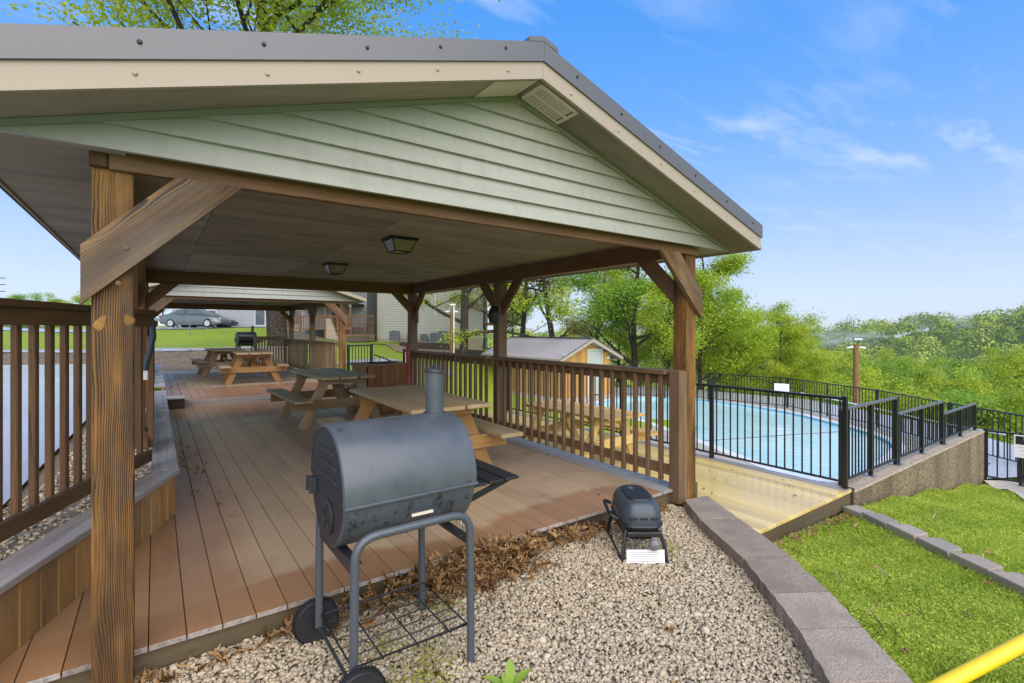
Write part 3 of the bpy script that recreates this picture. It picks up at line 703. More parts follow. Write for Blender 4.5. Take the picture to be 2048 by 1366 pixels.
def capboard(p0, p1, z=.327):
    n = Vector((-(p1-p0).y, (p1-p0).x, 0)).normalized()
    if n.x > 0: n = -n
    c = (p0+p1)/2+n*.075; return n
pl.beam('cap_board', wd*-.03+wn_*.075+Vector((0, 0, .324)), wd*(Lw)+wn_*.075+Vector((0, 0, .324)), .185, .034, 'grey_board')
pl.beam('cap_board', Vector((-.07, .075, .3255)), Vector((-.07, 3.1, .3255)), .18, .034, 'grey_board')
pl.beam('cap_board', Vector((-.07, 3.13, .3255)), Vector((-.07, 6.2, .3255)), .18, .034, 'grey_board')
pl2 = Thing('planter_wall', (.13, 11.2, D2), 'low plank wall with grey cap beside the upper deck', 'retaining wall')
for k in range(50):
    mt = Matrix(((0, 0, 1, 0), (0, 1, 0, 0), (-1, 0, 0, 0), (0, 0, 0, 1))); mt.translation = (-.02, .07+k*.142, .12)
    pl2.add('plank', cbox(.24, .138, .028, 'wood_wall', .002), mt)
pl2.beam('cap_board', Vector((-.07, 0, .257)), Vector((-.07, 7.1, .257)), .18, .034, 'grey_board')

# gravel strip behind the planter wall
def stones(name, poly_test, xr, yr, n, zf, size, label, seed=5):
    g = np.random.default_rng(seed); protos = []
    import bmesh
    for k in range(14):
        bm = bmesh.new()
        for j in range(11):
            d = g.normal(size=3); d /= np.linalg.norm(d); bm.verts.new(d*g.uniform(.75, 1.1)*np.array([1, g.uniform(.6, .95), g.uniform(.45, .75)]))
        r = bmesh.ops.convex_hull(bm, input=bm.verts); bmesh.ops.delete(bm, geom=[v for v in bm.verts if not v.link_faces], context='VERTS')
        bmesh.ops.triangulate(bm, faces=bm.faces); bm.verts.index_update()
        protos.append((np.array([v.co[:] for v in bm.verts]), np.array([[v.index for v in f.verts] for f in bm.faces]))); bm.free()
    X = g.uniform(*xr, n); Y = g.uniform(*yr, n); ok = poly_test(X, Y); X, Y = X[ok], Y[ok]; n = len(X)
    S = size*np.exp(g.normal(0, .28, n)); Z = zf(X, Y)+g.uniform(-.35, .55, n)*S; pid = g.integers(0, 14, n); tint0 = np.clip(g.beta(2.6, 1.7, n), 0, 1)
    tilt = randrot(n); Vs, Fs, Ts = [], [], []; off = 0
    ang = g.uniform(0, 6.28, n)
    for k in range(14):
        v, f = protos[k]; q = np.where(pid == k)[0]; m = len(q)
        if not m: continue
        c, s_ = np.cos(ang[q]), np.sin(ang[q]); tx = g.normal(0, .45, m); ty = g.normal(0, .45, m)
        Rz = np.zeros((m, 3, 3)); Rz[:, 0, 0] = c; Rz[:, 0, 1] = -s_; Rz[:, 1, 0] = s_; Rz[:, 1, 1] = c; Rz[:, 2, 2] = 1
        Rx = np.zeros((m, 3, 3)); Rx[:, 0, 0] = 1; Rx[:, 1, 1] = np.cos(tx); Rx[:, 1, 2] = -np.sin(tx); Rx[:, 2, 1] = np.sin(tx); Rx[:, 2, 2] = np.cos(tx)
        W = np.einsum('nij,njk,vk->nvi', Rx, Rz, v)*S[q][:, None, None]+np.stack([X[q], Y[q], Z[q]], -1)[:, None, :]
        Vs.append(W.reshape(-1, 3)); Fs.append((f[None]+(np.arange(m)*len(v))[:, None, None]+off).reshape(-1, 3)); Ts.append(np.repeat(tint0[q], len(v))); off += m*len(v)
    o = link(name, fastmesh(name, np.concatenate(Vs), np.concatenate(Fs), 'stones', np.concatenate(Ts)))
    setp(o, label, 'gravel', kind='stuff'); return o
def in_gravel(X, Y):
    ys = [p[1] for p in PAV_L][::-1]; xs = [p[0] for p in PAV_L][::-1]
    return (Y < 2.78) & (X < np.interp(Y, ys, xs)+.03) & (X*.5835+Y*.8121 > 1.35)
def gravel_z(X, Y): return -.135+.012*np.sin(X*3.1)*np.cos(Y*2.7)
def gravel_bed():
    ys = np.linspace(.3, 2.80, 26); xr = np.interp(ys, [p[1] for p in PAV_L][::-1], [p[0] for p in PAV_L][::-1])+.01
    S, Y = np.meshgrid(np.linspace(0, 1, 40), ys); X = -3+(xr[:, None]+3)*S; Z = gravel_z(X, Y)-.012
    V = np.stack([X, Y, Z], -1).reshape(-1, 3); i = np.arange(X.size).reshape(X.shape); F = np.stack([i[:-1, :-1], i[:-1, 1:], i[1:, 1:], i[1:, :-1]], -1).reshape(-1, 4)
    setp(link('gravel_bed', fastmesh('gravel_bed', V, F, 'gravel_base', smooth=True)), kind='structure')
gravel_bed()
stones('gravel', in_gravel, (-1.2, 3.8), (.6, 2.8), 82000, gravel_z, .0125, 'pale tan crushed stone gravel in front of the deck')
def in_strip(X, Y):
    d = (X-.13)*wn_.x+(Y-4.61)*wn_.y
    return ((d > .15) & (d < .75) & (Y < 4.75)) | ((X < -.02) & (X > -.6) & (Y >= 4.75))
stones('planter_gravel', in_strip, (-2.2, .1), (2.2, 10.5), 17000, lambda X, Y: .325+0*X, .017, 'pale gravel strip behind the grey-capped plank wall', 6)
quadsheet('planter_soil', [(-2.9, 2.0), (-1.0, 1.8), (-.02, 4.6), (-.9, 4.8)], (6, 6), 'gravel_base', lambda X, Y: .322+0*X)
quadsheet('planter_soil', [(-.9, 4.6), (-.03, 4.6), (-.03, 10.8), (-.9, 10.8)], (6, 6), 'gravel_base', lambda X, Y: .3235+0*X)

# ------------------------------------------------------------------ pavilions
RX = 1.88; XL, XR = -.145, 3.905; YF, YM, YB = 2.75, 5.72, 8.62; SL = .3125; ZS = 2.925    # ridge x, post lines, soffit ridge height
EV = 2.50; YR0, YR1 = 2.30, 9.07
def soff(xx): return ZS-SL*abs(xx-RX)
pav = Thing('pavilion', (XL, YF, 0), 'open wooden picnic pavilion with green gable siding over the near deck', 'pavilion', 'picnic pavilions')
O = Vector((XL, YF, 0))
def L_(p): return Vector(p)-O
def B(name, p0, p1, w, h, mat, **k): return pav.beam(name, L_(p0), L_(p1), w, h, mat, **k)
def P(name, poly, axis, a, b, mat, under=None):
    """prism with its origin at its own centre so the grain follows its long side"""
    pts = [Vector((p[0], p[1])) for p in poly]; c = sum(pts, Vector((0, 0)))/len(pts)
    e = max(((pts[(i+1) % len(pts)]-pts[i]) for i in range(len(pts))), key=lambda d: d.length); an = math.atan2(e.y, e.x)
    ca, sa = math.cos(-an), math.sin(-an); mb = MB()
    mb.prism([((p-c).x*ca-(p-c).y*sa, (p-c).x*sa+(p-c).y*ca) for p in pts], 'Y', -(b-a)/2, (b-a)/2)
    me = mb.build(name, mat)
    if axis == 'Y': mt = Matrix.Rotation(-an, 4, 'Y'); mt.translation = L_((c.x, (a+b)/2, c.y))
    else: mt = Matrix.Rotation(R(90), 4, 'Z') @ Matrix.Rotation(-an, 4, 'Y'); mt.translation = L_(((a+b)/2, c.x, c.y))
    return pav.add(name, me, mt, under)
posts = {}
for xx in (XL, XR):
    for yy in (YF, YM, YB):
        hero = yy == YF
        q = L_((xx, yy, 0)); z0 = -.2 if hero else -.02
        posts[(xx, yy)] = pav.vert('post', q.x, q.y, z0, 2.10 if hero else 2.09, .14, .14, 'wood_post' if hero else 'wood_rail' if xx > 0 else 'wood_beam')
# braces in the gable plane
zl = 2.09
lb = [(-.245, 1.765), (.075, zl), (.335, zl), (-.245, 1.525)]
P('brace', lb, 'Y', 2.635, 2.675, 'wood_brace'); P('brace', [(2*RX-.0-a, b) for a, b in lb], 'Y', 2.635, 2.675, 'wood_brace')
P('brace', [(-.215, 1.80), (.06, 2.075), (.24, 2.075), (-.215, 1.60)], 'Y', YB+.06, YB+.10, 'wood_beam'); P('brace', [(2*RX+.0-a, b) for a, b in [(-.215, 1.76), (.10, 2.075), (.30, 2.075), (-.215, 1.55)]], 'Y', YB-.115, YB-.075, 'wood_beam')
P('brace', [(-.2, 1.80), (.06, 2.075), (.28, 2.075), (-.2, 1.60)], 'Y', YB-.115, YB-.075, 'wood_beam')
for xx in (XL, XR):
    xa = xx+(.075 if xx < 0 else -.115) if False else xx-.02
    for yy, dirs in ((YF, (1,)), (YM, (-1, 1)), (YB, (-1,))):
        for d in dirs:
            poly = [(yy+d*.07, 1.62), (yy+d*.53, 2.085), (yy+d*.33, 2.085), (yy+d*.07, 1.82)]
            P('brace', poly, 'X', xa, xa+.04, 'wood_rail' if xx > 0 and yy == YF else 'wood_beam')
# headers, side beams, back beam
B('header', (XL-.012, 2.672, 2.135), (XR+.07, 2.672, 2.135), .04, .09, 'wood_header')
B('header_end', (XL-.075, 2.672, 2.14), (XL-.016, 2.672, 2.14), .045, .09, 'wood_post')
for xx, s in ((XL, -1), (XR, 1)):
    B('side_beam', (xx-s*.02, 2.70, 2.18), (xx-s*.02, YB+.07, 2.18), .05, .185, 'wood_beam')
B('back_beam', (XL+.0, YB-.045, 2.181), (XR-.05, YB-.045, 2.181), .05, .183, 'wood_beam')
B('back_header', (XL-.07, YB+.125, 2.135), (XR+.07, YB+.125, 2.135), .04, .09, 'wood_header')
# ceiling panels
xs = [-.11, .33, 1.55, 2.77, 3.865]; ysq = [2.70, 4.0, 6.44, 8.57]
for a, b in zip(xs, xs[1:]):
    for c, d in zip(ysq, ysq[1:]):
        B('ceiling_panel', (a+.002, (c+d)/2, 2.268), (b-.002, (c+d)/2, 2.268), d-c-.004, .012, 'plywood', c=.001)
# eave soffits
for s in (-1, 1):
    xa, xb = (RX-EV+.01, XL+.045) if s < 0 else (XR-.045, RX+EV-.01)
    for c, d in ((2.605, 4.9), (4.9, 7.34), (7.34, YR1-.03)):
        B('soffit_panel', (xa, (c+d)/2+.0, 2.158), (xb if s > 0 else xb, (c+d)/2, 2.158), d-c-.004, .01, 'plywood', c=.001)
# rake soffits, fascia, metal trim, roof
for s in (-1, 1):
    e = RX+s*EV; apex = RX+s*.004
    def sl(x0, x1, dz0, dz1): return [(x0, soff(x0)+dz0), (x1, soff(x1)+dz0), (x1, soff(x1)+dz1), (x0, soff(x0)+dz1)]
    P('rake_soffit', sl(apex, e, .0, .012), 'Y', YR0+.022, 2.585, 'plywood')
    P('rake_fascia', sl(RX+s*.001, e, -.004, .102), 'Y', YR0, YR0+.02, 'cream')
    P('rake_fascia', sl(RX+s*.001, e, -.004, .102), 'Y', YR1-.02, YR1, 'cream')
    P('rake_soffit', sl(apex, e, .0, .012), 'Y', YB+.20, YR1-.022, 'plywood')
    P('rake_trim', sl(RX+s*.001, e+s*.012, (.097), .212), 'Y', YR0-.012, YR0-.004, 'metal_grey')
    P('rake_trim', sl(RX+s*.001, e+s*.012, (.097), .212), 'Y', YR1+.004, YR1+.012, 'metal_grey')
    rf = P('roof_panel', sl(RX+s*.001, e+s*.02, .18, .205), 'Y', YR0-.002, YR1+.002, 'metal_grey')
    B('eave_fascia', (e, YR0, soff(e)+.045), (e, YR1, soff(e)+.045), .012, .10, 'cream')
    B('eave_drip', (e+s*.012, YR0, soff(e)+.005), (e+s*.012, YR1, soff(e)+.005), .008, .03, 'metal_grey')
    P('gable_trim', sl(RX+s*.001, e+s*-.1, -.028, -.002), 'Y', 2.562, 2.598, 'siding_trim')
    # ridge cap and screws
    P('ridge_cap', [(RX, ZS+.212), (RX+s*.11, ZS+.180), (RX+s*.11, ZS+.206), (RX, ZS+.242)], 'Y', YR0-.014, YR1+.014, 'metal_grey')
    for k in range(6):
        xx = RX+s*(.25+k*.42)
        for nm, dz, mt_, yy in (('screw', .16, 'black_metal', YR0-.013), ('screw', .045, 'cream', YR0-.001)):
            q = L_((xx+rnd.uniform(-.03, .03), yy, soff(xx)+dz)); mb = MB(); mb.lathe([(.009, 0), (.009, -.003), (.005, -.006)], 8, 'Y')
            if 'screw'+mt_ not in cache: cache['screw'+mt_] = mb.build('screw', mt_)
            pav.add(nm, cache['screw'+mt_], Matrix.Translation(q))
# gable siding, course by course
gz0 = 2.152; co = .1045
for (y_face, sgn) in ((2.598, -1), (YB+.19, 1)):
    gb = None
    for k in range(8):
        z0 = gz0+k*co; z1 = min(z0+co, ZS-.004)
        if z0 >= ZS-.01: break
        w0 = (ZS-z0)/SL-.004; w1 = max((ZS-z1)/SL-.004, .003)
        w0 = min(w0, 2.47); w1 = min(w1, 2.47); y0 = y_face+sgn*.027; y1 = y_face+sgn*.003; zm = z0+.004
        v = [(-w0, y0, z0), (w0, y0, z0), (-w0, y0-sgn*.001, zm), (w0, y0-sgn*.001, zm), (-w1, y1, z1+.004), (w1, y1, z1+.004), (-w0, y_face-sgn*.0, z0), (w0, y_face-sgn*.0, z0), (-w1, y_face-sgn*.004, z1+.004), (w1, y_face-sgn*.004, z1+.004)]
        mb = MB(); mb.add(v, [(0, 1, 3, 2), (2, 3, 5, 4), (0, 6, 7, 1), (6, 8, 9, 7), (4, 5, 9, 8), (0, 2, 4, 8, 6), (1, 7, 9, 5, 3)])
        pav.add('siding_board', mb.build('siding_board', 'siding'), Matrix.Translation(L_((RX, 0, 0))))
mb = MB(); mb.prism([(RX-2.36, 2.17), (RX+2.36, 2.17), (RX, ZS-.01)], 'Y', 2.60, 2.62)
pav.add('gable_sheathing', mb.build('gable_sheathing', 'plywood'), Matrix.Translation(L_((0, 0, 0))))
# louvred vent under the ridge
def vent():
    s = 1; x0, x1 = RX+.02, RX+.33; mb = MB()
    def pt(x_, y_, d): return (x_, y_, soff(x_)-d)
    def slab(xa, xb, ya, yb, d0, d1):
        mb.add([pt(xa, ya, d0), pt(xb, ya, d0), pt(xb, yb, d0), pt(xa, yb, d0), pt(xa, ya, d1), pt(xb, ya, d1), pt(xb, yb, d1), pt(xa, yb, d1)],
               [(0, 1, 2, 3), (4, 7, 6, 5), (0, 4, 5, 1), (1, 5, 6, 2), (2, 6, 7, 3), (3, 7, 4, 0)])
    ya, yb = YR0+.045, 2.55
    slab(x0, x1, ya, ya+.018, .001, .012); slab(x0, x1, yb-.018, yb, .001, .012); slab(x0, x0+.02, ya, yb, .001, .0125); slab(x1-.02, x1, ya, yb, .001, .0125)
    xm = (ya+yb)/2; slab(x0, x1, xm-.012, xm+.012, .001, .0122)
    v_ = pav.add('gable_vent', mb.build('gable_vent', 'vent_white'), Matrix.Translation(L_((0, 0, 0))))
    n = 11
    for k in range(n):
        mb = MB(); xa = x0+.024+k*(x1-x0-.05)/n
        def pt2(x_, y_, d): return (x_, y_, soff(x_)-d)
        mb.add([pt2(xa, ya+.018, .002), pt2(xa+.011, ya+.018, .011), pt2(xa+.011, yb-.018, .011), pt2(xa, yb-.018, .002), pt2(xa+.003, ya+.018, .001), pt2(xa+.014, ya+.018, .010), pt2(xa+.014, yb-.018, .010), pt2(xa+.003, yb-.018, .001)],
               [(0, 1, 2, 3), (4, 7, 6, 5), (0, 4, 5, 1), (1, 5, 6, 2), (2, 6, 7, 3), (3, 7, 4, 0)])
        pav.add('louvre', mb.build('louvre', 'vent_white'), None, v_)
    mb = MB(); mb.add([pt(x0, ya, .0008), pt(x1, ya, .0008), pt(x1, yb, .0008), pt(x0, yb, .0008)], [(0, 1, 2, 3)])
    pav.add('vent_back', mb.build('vent_back', 'ink_black'), None, v_)
    P('vent_panel', [(RX-.02, soff(RX-.02)-.008), (RX-.33, soff(RX-.33)-.008), (RX-.33, soff(RX-.33)-.001), (RX-.02, soff(RX-.02)-.001)], 'Y', YR0+.03, 2.55, 'vent_white')
vent()
for (px, pz, pr_, s_, rt) in ((-.186, 1.448, .018, 1.9, 25), (-.092, 1.462, .017, 1.35, -10)):
    for nm, rr_, mt_, dd in (('knot_ring', pr_*1.22, 'wood_rail_dark', .0), ('knot', pr_, 'knot', .0004)):
        mb = MB(); n_ = 16; ring_ = [rr_*(1+.12*math.sin(3*k*6.283/n_+px*50)+.06*math.sin(5*k)) for k in range(n_)]
        mb.rings([[(ring_[k]*f_*math.cos(k*6.283/n_), -h_-dd, ring_[k]*f_*math.sin(k*6.283/n_)) for k in range(n_)] for f_, h_ in ((1, 0), (.93, .0008), (.5, .001))])
        pav.add(nm, mb.build(nm, mt_, True), Matrix.Translation(L_((px, YF-.0695, pz))) @ Matrix.Rotation(R(rt), 4, 'Y') @ Matrix.Diagonal((1, 1, s_, 1)))
for (px, pz, yy) in ((-.10, 1.765, 2.634), (-.125, 1.615, 2.634), (1.78, 2.14, 2.651), (-.03, 2.155, 2.651)):
    mb = MB(); mb.lathe([(.011, 0), (.010, -.004), (.004, -.005)], 10, 'Y'); pav.add('bolt', mb.build('bolt', 'wood_header', True), Matrix.Translation(L_((px, yy, pz))))

# ceiling lamps, eave bulbs, bell lamp, cable
def ceiling_lamp(loc, label):
    T = Thing('ceiling_lamp', loc, label, 'lamp', 'ceiling lanterns of the pavilion', rotz=0)
    mb = MB(); mb.box((-.13, -.13, -.025), (.13, .13, 0)); T.add('mount_plate', mb.build('plate', 'black_metal'))
    mb = MB(); a, b = .115, .075; za, zb = -.027, -.125
    mb.add([(-a, -a, za), (a, -a, za), (a, a, za), (-a, a, za), (-b, -b, zb), (b, -b, zb), (b, b, zb), (-b, b, zb)], [(0, 1, 5, 4), (1, 2, 6, 5), (2, 3, 7, 6), (3, 0, 4, 7), (4, 5, 6, 7)])
    T.add('glass', mb.build('glass', 'glass_lamp'))
    for sx in (-1, 1):
        for sy in (-1, 1): T.beam('frame_bar', (sx*a, sy*a, za), (sx*b, sy*b, zb), .012, .012, 'black_metal')
        T.beam('frame_bar', (sx*b, -b-.006, zb-.002), (sx*b, b+.006, zb-.002), .013, .013, 'black_metal'); T.beam('frame_bar', (-b-.006, sx*b, zb-.0025), (b+.006, sx*b, zb-.0025), .0125, .0125, 'black_metal')
    return T
ceiling_lamp((1.83, 4.32, 2.262), 'black glass lantern on the ceiling, the one closer to the barbecue')
ceiling_lamp((1.86, 6.45, 2.262), 'black glass lantern on the ceiling, the smaller one farther back')
def bulb(loc, label, rz=0):
    T = Thing('flood_bulb', loc, label, 'lamp', 'bare flood bulbs under the eaves', rotz=rz)
    mb = MB(); mb.lathe([(.028, 0), (.028, -.05), (.022, -.055)], 12); T.add('socket', mb.build('socket', 'grey_fibre', True))
    mb = MB(); mb.lathe([(.016, 0), (.02, -.02), (.05, -.075), (.05, -.085), (.03, -.095), (.001, -.097)], 14)
    T.add('bulb', mb.build('bulb', 'bulb', True), Matrix.Translation((0, 0, -.05)) @ Matrix.Rotation(R(25), 4, 'Y'))
bulb((4.18, 2.88, 2.153), 'white flood bulb hanging below the eave by the front corner post')
bulb((4.2, 8.95, 2.153), 'white flood bulb under the back corner eave of the near pavilion')
bulb((4.15, 13.0, 2.16), 'white flood bulb under the eave of the far pavilion')
T = Thing('bell_lamp', (XR-.12, YM-.02, 1.52), 'dark bell-shaped fixture on the middle post of the pool side', 'lamp')
mb = MB(); mb.lathe([(.012, -.02), (.06, 0), (.085, .09), (.088, .1), (.07, .15), (.045, .21), (.02, .23)], 16); T.add('bell', mb.build('bell', 'black_plastic', True))
T.beam('bracket', (.03, 0, .16), (.06, 0, .16), .05, .05, 'black_plastic')
T = Thing('power_cable', (-.07, 5.2, .95), 'thick dark power cable looped behind the front post with a white plug', 'cable')
mb = MB(); mb.tube([(-.06, 0, .60), (-.02, .0, .62), (.02, .0, .60), (.05, 0, .53), (.055, 0, .42), (.035, 0, .30), (.01, 0, .2), (.0, 0, .13)], .024, 10); T.add('cable', mb.build('cable', 'cable', True))
T.vert('plug', 0, 0, .05, .13, .04, .04, 'white_paint')
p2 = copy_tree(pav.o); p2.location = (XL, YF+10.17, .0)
p2['label'] = 'smaller-looking second picnic pavilion standing behind the near one'
ceiling_lamp((1.86, 14.5, 2.262), 'small pale ceiling lamp under the second pavilion').o['group'] = 'ceiling lanterns of the pavilion'

# ------------------------------------------------------------------ wooden railings
def railing(name, p0, p1, z0, zt, mat, label, n, group='wooden baluster railings', inner=1, posts_=(), zb=.1, capmat=None, cap=True, baluster=.04, bext=.05):
    p0, p1 = Vector((*p0, 0)), Vector((*p1, 0)); d = (p1-p0).normalized(); nrm = Vector((d.y, -d.x, 0))*inner; ln = (p1-p0).length
    T = Thing(name, (p0.x, p0.y, z0), label, 'railing', group)
    h = zt-z0; e = p1-p0
    if cap: T.beam('top_rail', Vector((0, 0, h-.019))-d*.0, e+Vector((0, 0, h-.019)), .14, .038, capmat or mat)
    T.beam('upper_rail', nrm*-.02+Vector((0, 0, h-.04-.045)), e+nrm*-.02+Vector((0, 0, h-.04-.045)), .038, .088, mat)
    T.beam('lower_rail', nrm*-.02+Vector((0, 0, zb+.045)), e+nrm*-.02+Vector((0, 0, zb+.045)), .038, .09, mat)
    an = math.atan2(d.y, d.x)
    for k in range(n):
        q = d*(ln*(k+.5)/n)+nrm*(.02)
        T.vert('baluster', q.x, q.y, zb-bext, h-.041, baluster, baluster*.95, mat, rot=an)
    for s in posts_:
        q = d*(ln*s); T.vert('rail_post', q.x+nrm.x*.0, q.y, -.05, h+.012, .095, .095, capmat or mat, rot=an)
    return T
railing('deck_railing', (3.79, 2.83), (3.79, 5.65), 0, 1.055, 'wood_rail', 'brown baluster railing from the front corner post to the middle post', 19, inner=-1)
railing('deck_railing', (3.79, 5.79), (3.79, 8.55), 0, 1.055, 'wood_rail', 'brown baluster railing from the middle post to the back post', 19, inner=-1)
ep = Thing('railing_post', (3.79, 2.745, 0), 'weathered grey railing end post beside the front corner post', 'post')
ep.vert('core', -.002, 0, -.12, 1.06, .085, .11, 'wood_rail'); ep.vert('weathered_face', .055, -.012, -.12, 1.052, .028, .10, 'wood_grey')
ra = Vector((.13, 4.61, 0))+wn_*.28
a0 = ra+wd*-.2; a1 = ra+wd*2.3
railing('deck_railing', (a0.x, a0.y), (a1.x, a1.y), .31, 1.575, 'wood_rail_dark', 'tall dark railing on the driveway side, left of the front post', 19, inner=1, zb=.07, capmat='wood_rail_dark', baluster=.036, bext=.0)
railing('deck_railing', (-.05, 5.3), (-.05, 8.5), .33, 1.5, 'wood_rail_dark', 'dark railing seen edge-on behind the front post along the planter', 22, inner=1, zb=.07, bext=0.)
U = D2
railing('deck_railing', (3.80, 12.98), (3.80, 15.80), U, U+1.0, 'wood_table_leg', 'side railing of the far pavilion, section with the black gate beside it', 22, inner=-1)
railing('deck_railing', (3.80, 15.95), (3.80, 18.75), U, U+1.0, 'wood_table_leg', 'side railing of the far pavilion, section towards the lawn', 22, inner=-1)
railing('deck_railing', (3.72, 18.80), (2.75, 18.80), U, U+1.08, 'wood_table_leg', 'short back railing of the far pavilion in front of the thick oak', 11, inner=1, posts_=(.02, .98))
railing('deck_railing', (-.05, 11.6), (-.05, 18.5), U+.25, U+1.15, 'wood_rail_dark', 'dark railing along the driveway side of the upper deck', 44, inner=1, zb=.07, bext=0.)

# ------------------------------------------------------------------ picnic tables
def picnic(mt, ml, seat):
    T = Thing('picnic_table'); Lh = .915; W = .245
    for k in (-1, 0, 1): T.beam('top_plank', (k*(W+.022), -Lh+rnd.uniform(-.012, .012), .731+k*k*.003), (k*(W+.022), Lh+rnd.uniform(-.012, .012), .731+k*k*.003), W, .038, mt, c=.007)
    for s in (-1, 1): T.beam('seat_plank', (s*.62, -Lh, .431), (s*.62, Lh, .431), W, .038, seat)
    for e in (-1, 1):
        y = e*.62
        T.beam('top_support', (-.35, y, .667), (.35, y, .667), .038, .088, ml, up=(0, 0, 1))
        T.beam('seat_support', (-.73, y+e*.002, .345), (.73, y+e*.002, .345), .038, .132, ml)
        for s in (-1, 1): T.beam('leg', (s*.56, y-e*.04, .004), (s*.235, y-e*.04, .708), .038, .135, ml, up=(0, 0, 1))
        T.beam('diagonal_brace', (0, y-e*.05, .335), (0, e*.12, .70), .088, .038, ml)
    return T
def lay(T, loc, rz, label): T.o.location = loc; T.o.rotation_euler = (0, 0, rz); setp(T.o, label, 'picnic table', 'wooden picnic tables')
pt1 = picnic('wood_table', 'wood_table_orange', 'wood_table'); lay(pt1, (2.14, 4.72, 0), R(-2), 'weathered picnic table right behind the barrel barbecue')
pt2 = picnic('wood_table', 'wood_table_leg', 'wood_table'); lay(pt2, (2.24, 8.05, 0), R(1.5), 'grey-brown picnic table in the middle of the near deck, before the step')
pt3 = picnic('wood_table', 'wood_table_orange', 'wood_table'); lay(pt3, (1.98, 14.05, D2), R(-3), 'orange-legged picnic table at the front of the upper deck')
c4 = copy_tree(pt2.o); c4.location = (1.62, 16.6, D2); c4.rotation_euler = (0, 0, R(2)); c4['label'] = 'farthest picnic table, at the back of the upper deck'
ZY = -.5
pt5 = picnic('wood_fresh', 'wood_yellow', 'wood_fresh'); lay(pt5, (5.16, 5.45, ZY), R(2), 'fresh yellow picnic table on the lower deck by the pool')

# ------------------------------------------------------------------ box for waste bins and red ash urn, signs
bx = Thing('bin_box', (3.22, 8.48, 0), 'dark red-brown plank box with a hole in its top, at the back of the deck', 'bin box')
for k in range(6):
    w = .118; xx = -.345+w/2+k*.1155
    bx.vert('plank', xx, -.36, .02, .80, .112, .022, 'wood_box'); bx.vert('plank', xx, .36, .02, .80, .112, .022, 'wood_box')
    bx.vert('plank', -.36, xx, .02, .80, .022, .112, 'wood_wall'); bx.vert('plank', .36, xx, .02, .80, .022, .112, 'wood_box')
for s in (-1, 1):
    bx.beam('top_frame', (-.40, s*.32, .822), (.40, s*.32, .822), .16, .036, 'wood_box'); bx.beam('top_frame', (s*.32, -.238, .8225), (s*.32, .238, .8225), .16, .036, 'wood_box')
mb = MB(); mb.lathe([(.21, .2), (.235, .80), (.25, .846), (.235, .85), (.20, .3), (.001, .25)], 22); bx.add('bin_liner', mb.build('liner', 'black_plastic', True))
T = Thing('ash_urn', (3.665, 8.25, 0), 'red-brown ash urn with a tall neck and flared foot beside the box', 'ash urn')
mb = MB(); mb.lathe([(.19, 0), (.19, .05), (.17, .20), (.14, .36), (.065, .47), (.052, .6), (.048, 1.08), (.052, 1.1), (.045, 1.15), (.02, 1.17)], 8); T.add('body', mb.build('urn', 'red_urn'))
def text(T, body, size, M4, mat, under=None, name='lettering', bold=0.):
    c = bpy.data.curves.new(name, 'FONT'); c.body = body; c.size = size; c.align_x = 'CENTER'; c.align_y = 'CENTER'; c.extrude = .0008; c.offset = bold; c.resolution_u = 3
    c.materials.append(M[mat]); tmp = bpy.data.objects.new(name, c); me = bpy.data.meshes.new_from_object(tmp); bpy.data.objects.remove(tmp)
    o = bpy.data.objects.new(name, me); C.objects.link(o); o.parent = under or T.o; o.matrix_basis = M4; return o
def upright(loc, face):   # text plane standing up, facing direction 'face' (angle of its normal)
    n = Vector((math.cos(face), math.sin(face), 0)); x = Vector((-n.y, n.x, 0)); z = Vector((0, 0, 1))
    m = Matrix((x, z, n)).transposed().to_4x4(); m.translation = Vector(loc)+n*.006; return m
FC = math.atan2(-9, -4.6)

# ------------------------------------------------------------------ black metal fences
def picket_fence(name, pts, zb, zt, label, gap=.108, pr=.008, post=.05, post_every=1.9, group='black metal fences', zground=None, railr=.018, mid=None):
    T = Thing(name, (pts[0][0], pts[0][1], zb), label, 'fence', group); o0 = Vector((pts[0][0], pts[0][1], zb)); ln_tot = 0
    if not isinstance(zt, (list, tuple)): zt = [zt]*(len(pts)-1)
    for (a, b), ztop in zip(zip(pts, pts[1:]), zt):
        A = Vector((a[0], a[1], a[2] if len(a) > 2 else zb)); Bv = Vector((b[0], b[1], b[2] if len(b) > 2 else zb)); d = Bv-A; ln = Vector((d.x, d.y, 0)).length; an = math.atan2(d.y, d.x); h = ztop
        T.beam('top_rail', A-o0+Vector((0, 0, h)), Bv-o0+Vector((0, 0, h)), railr*2.2, railr*1.8, 'black_metal')
        T.beam('bottom_rail', A-o0+Vector((0, 0, .085)), Bv-o0+Vector((0, 0, .085)), railr*1.6, railr*1.4, 'black_metal')
        n = max(1, int(ln/gap))
        for k in range(n):
            q = A+d*((k+.5)/n)-o0; T.vert('picket', q.x, q.y, q.z+.09, q.z+h-.01, pr*2, pr*2, 'black_metal', rot=an, c=.001)
        m = max(1, round(ln/post_every))
        for k in range(m+1):
            q = A+d*(k/m)-o0
            T.vert('fence_post', q.x, q.y, q.z-.03, q.z+h+(.03 if k in (0, m) else -.005), post, post, 'black_metal', rot=an, c=.002)
    return T
picket_fence('pool_fence', [(6.76, 2.52), (6.76, 9.6)], ZY, 1.09, 'black fence between the yellow deck and the pool')
WALLZ = -.55
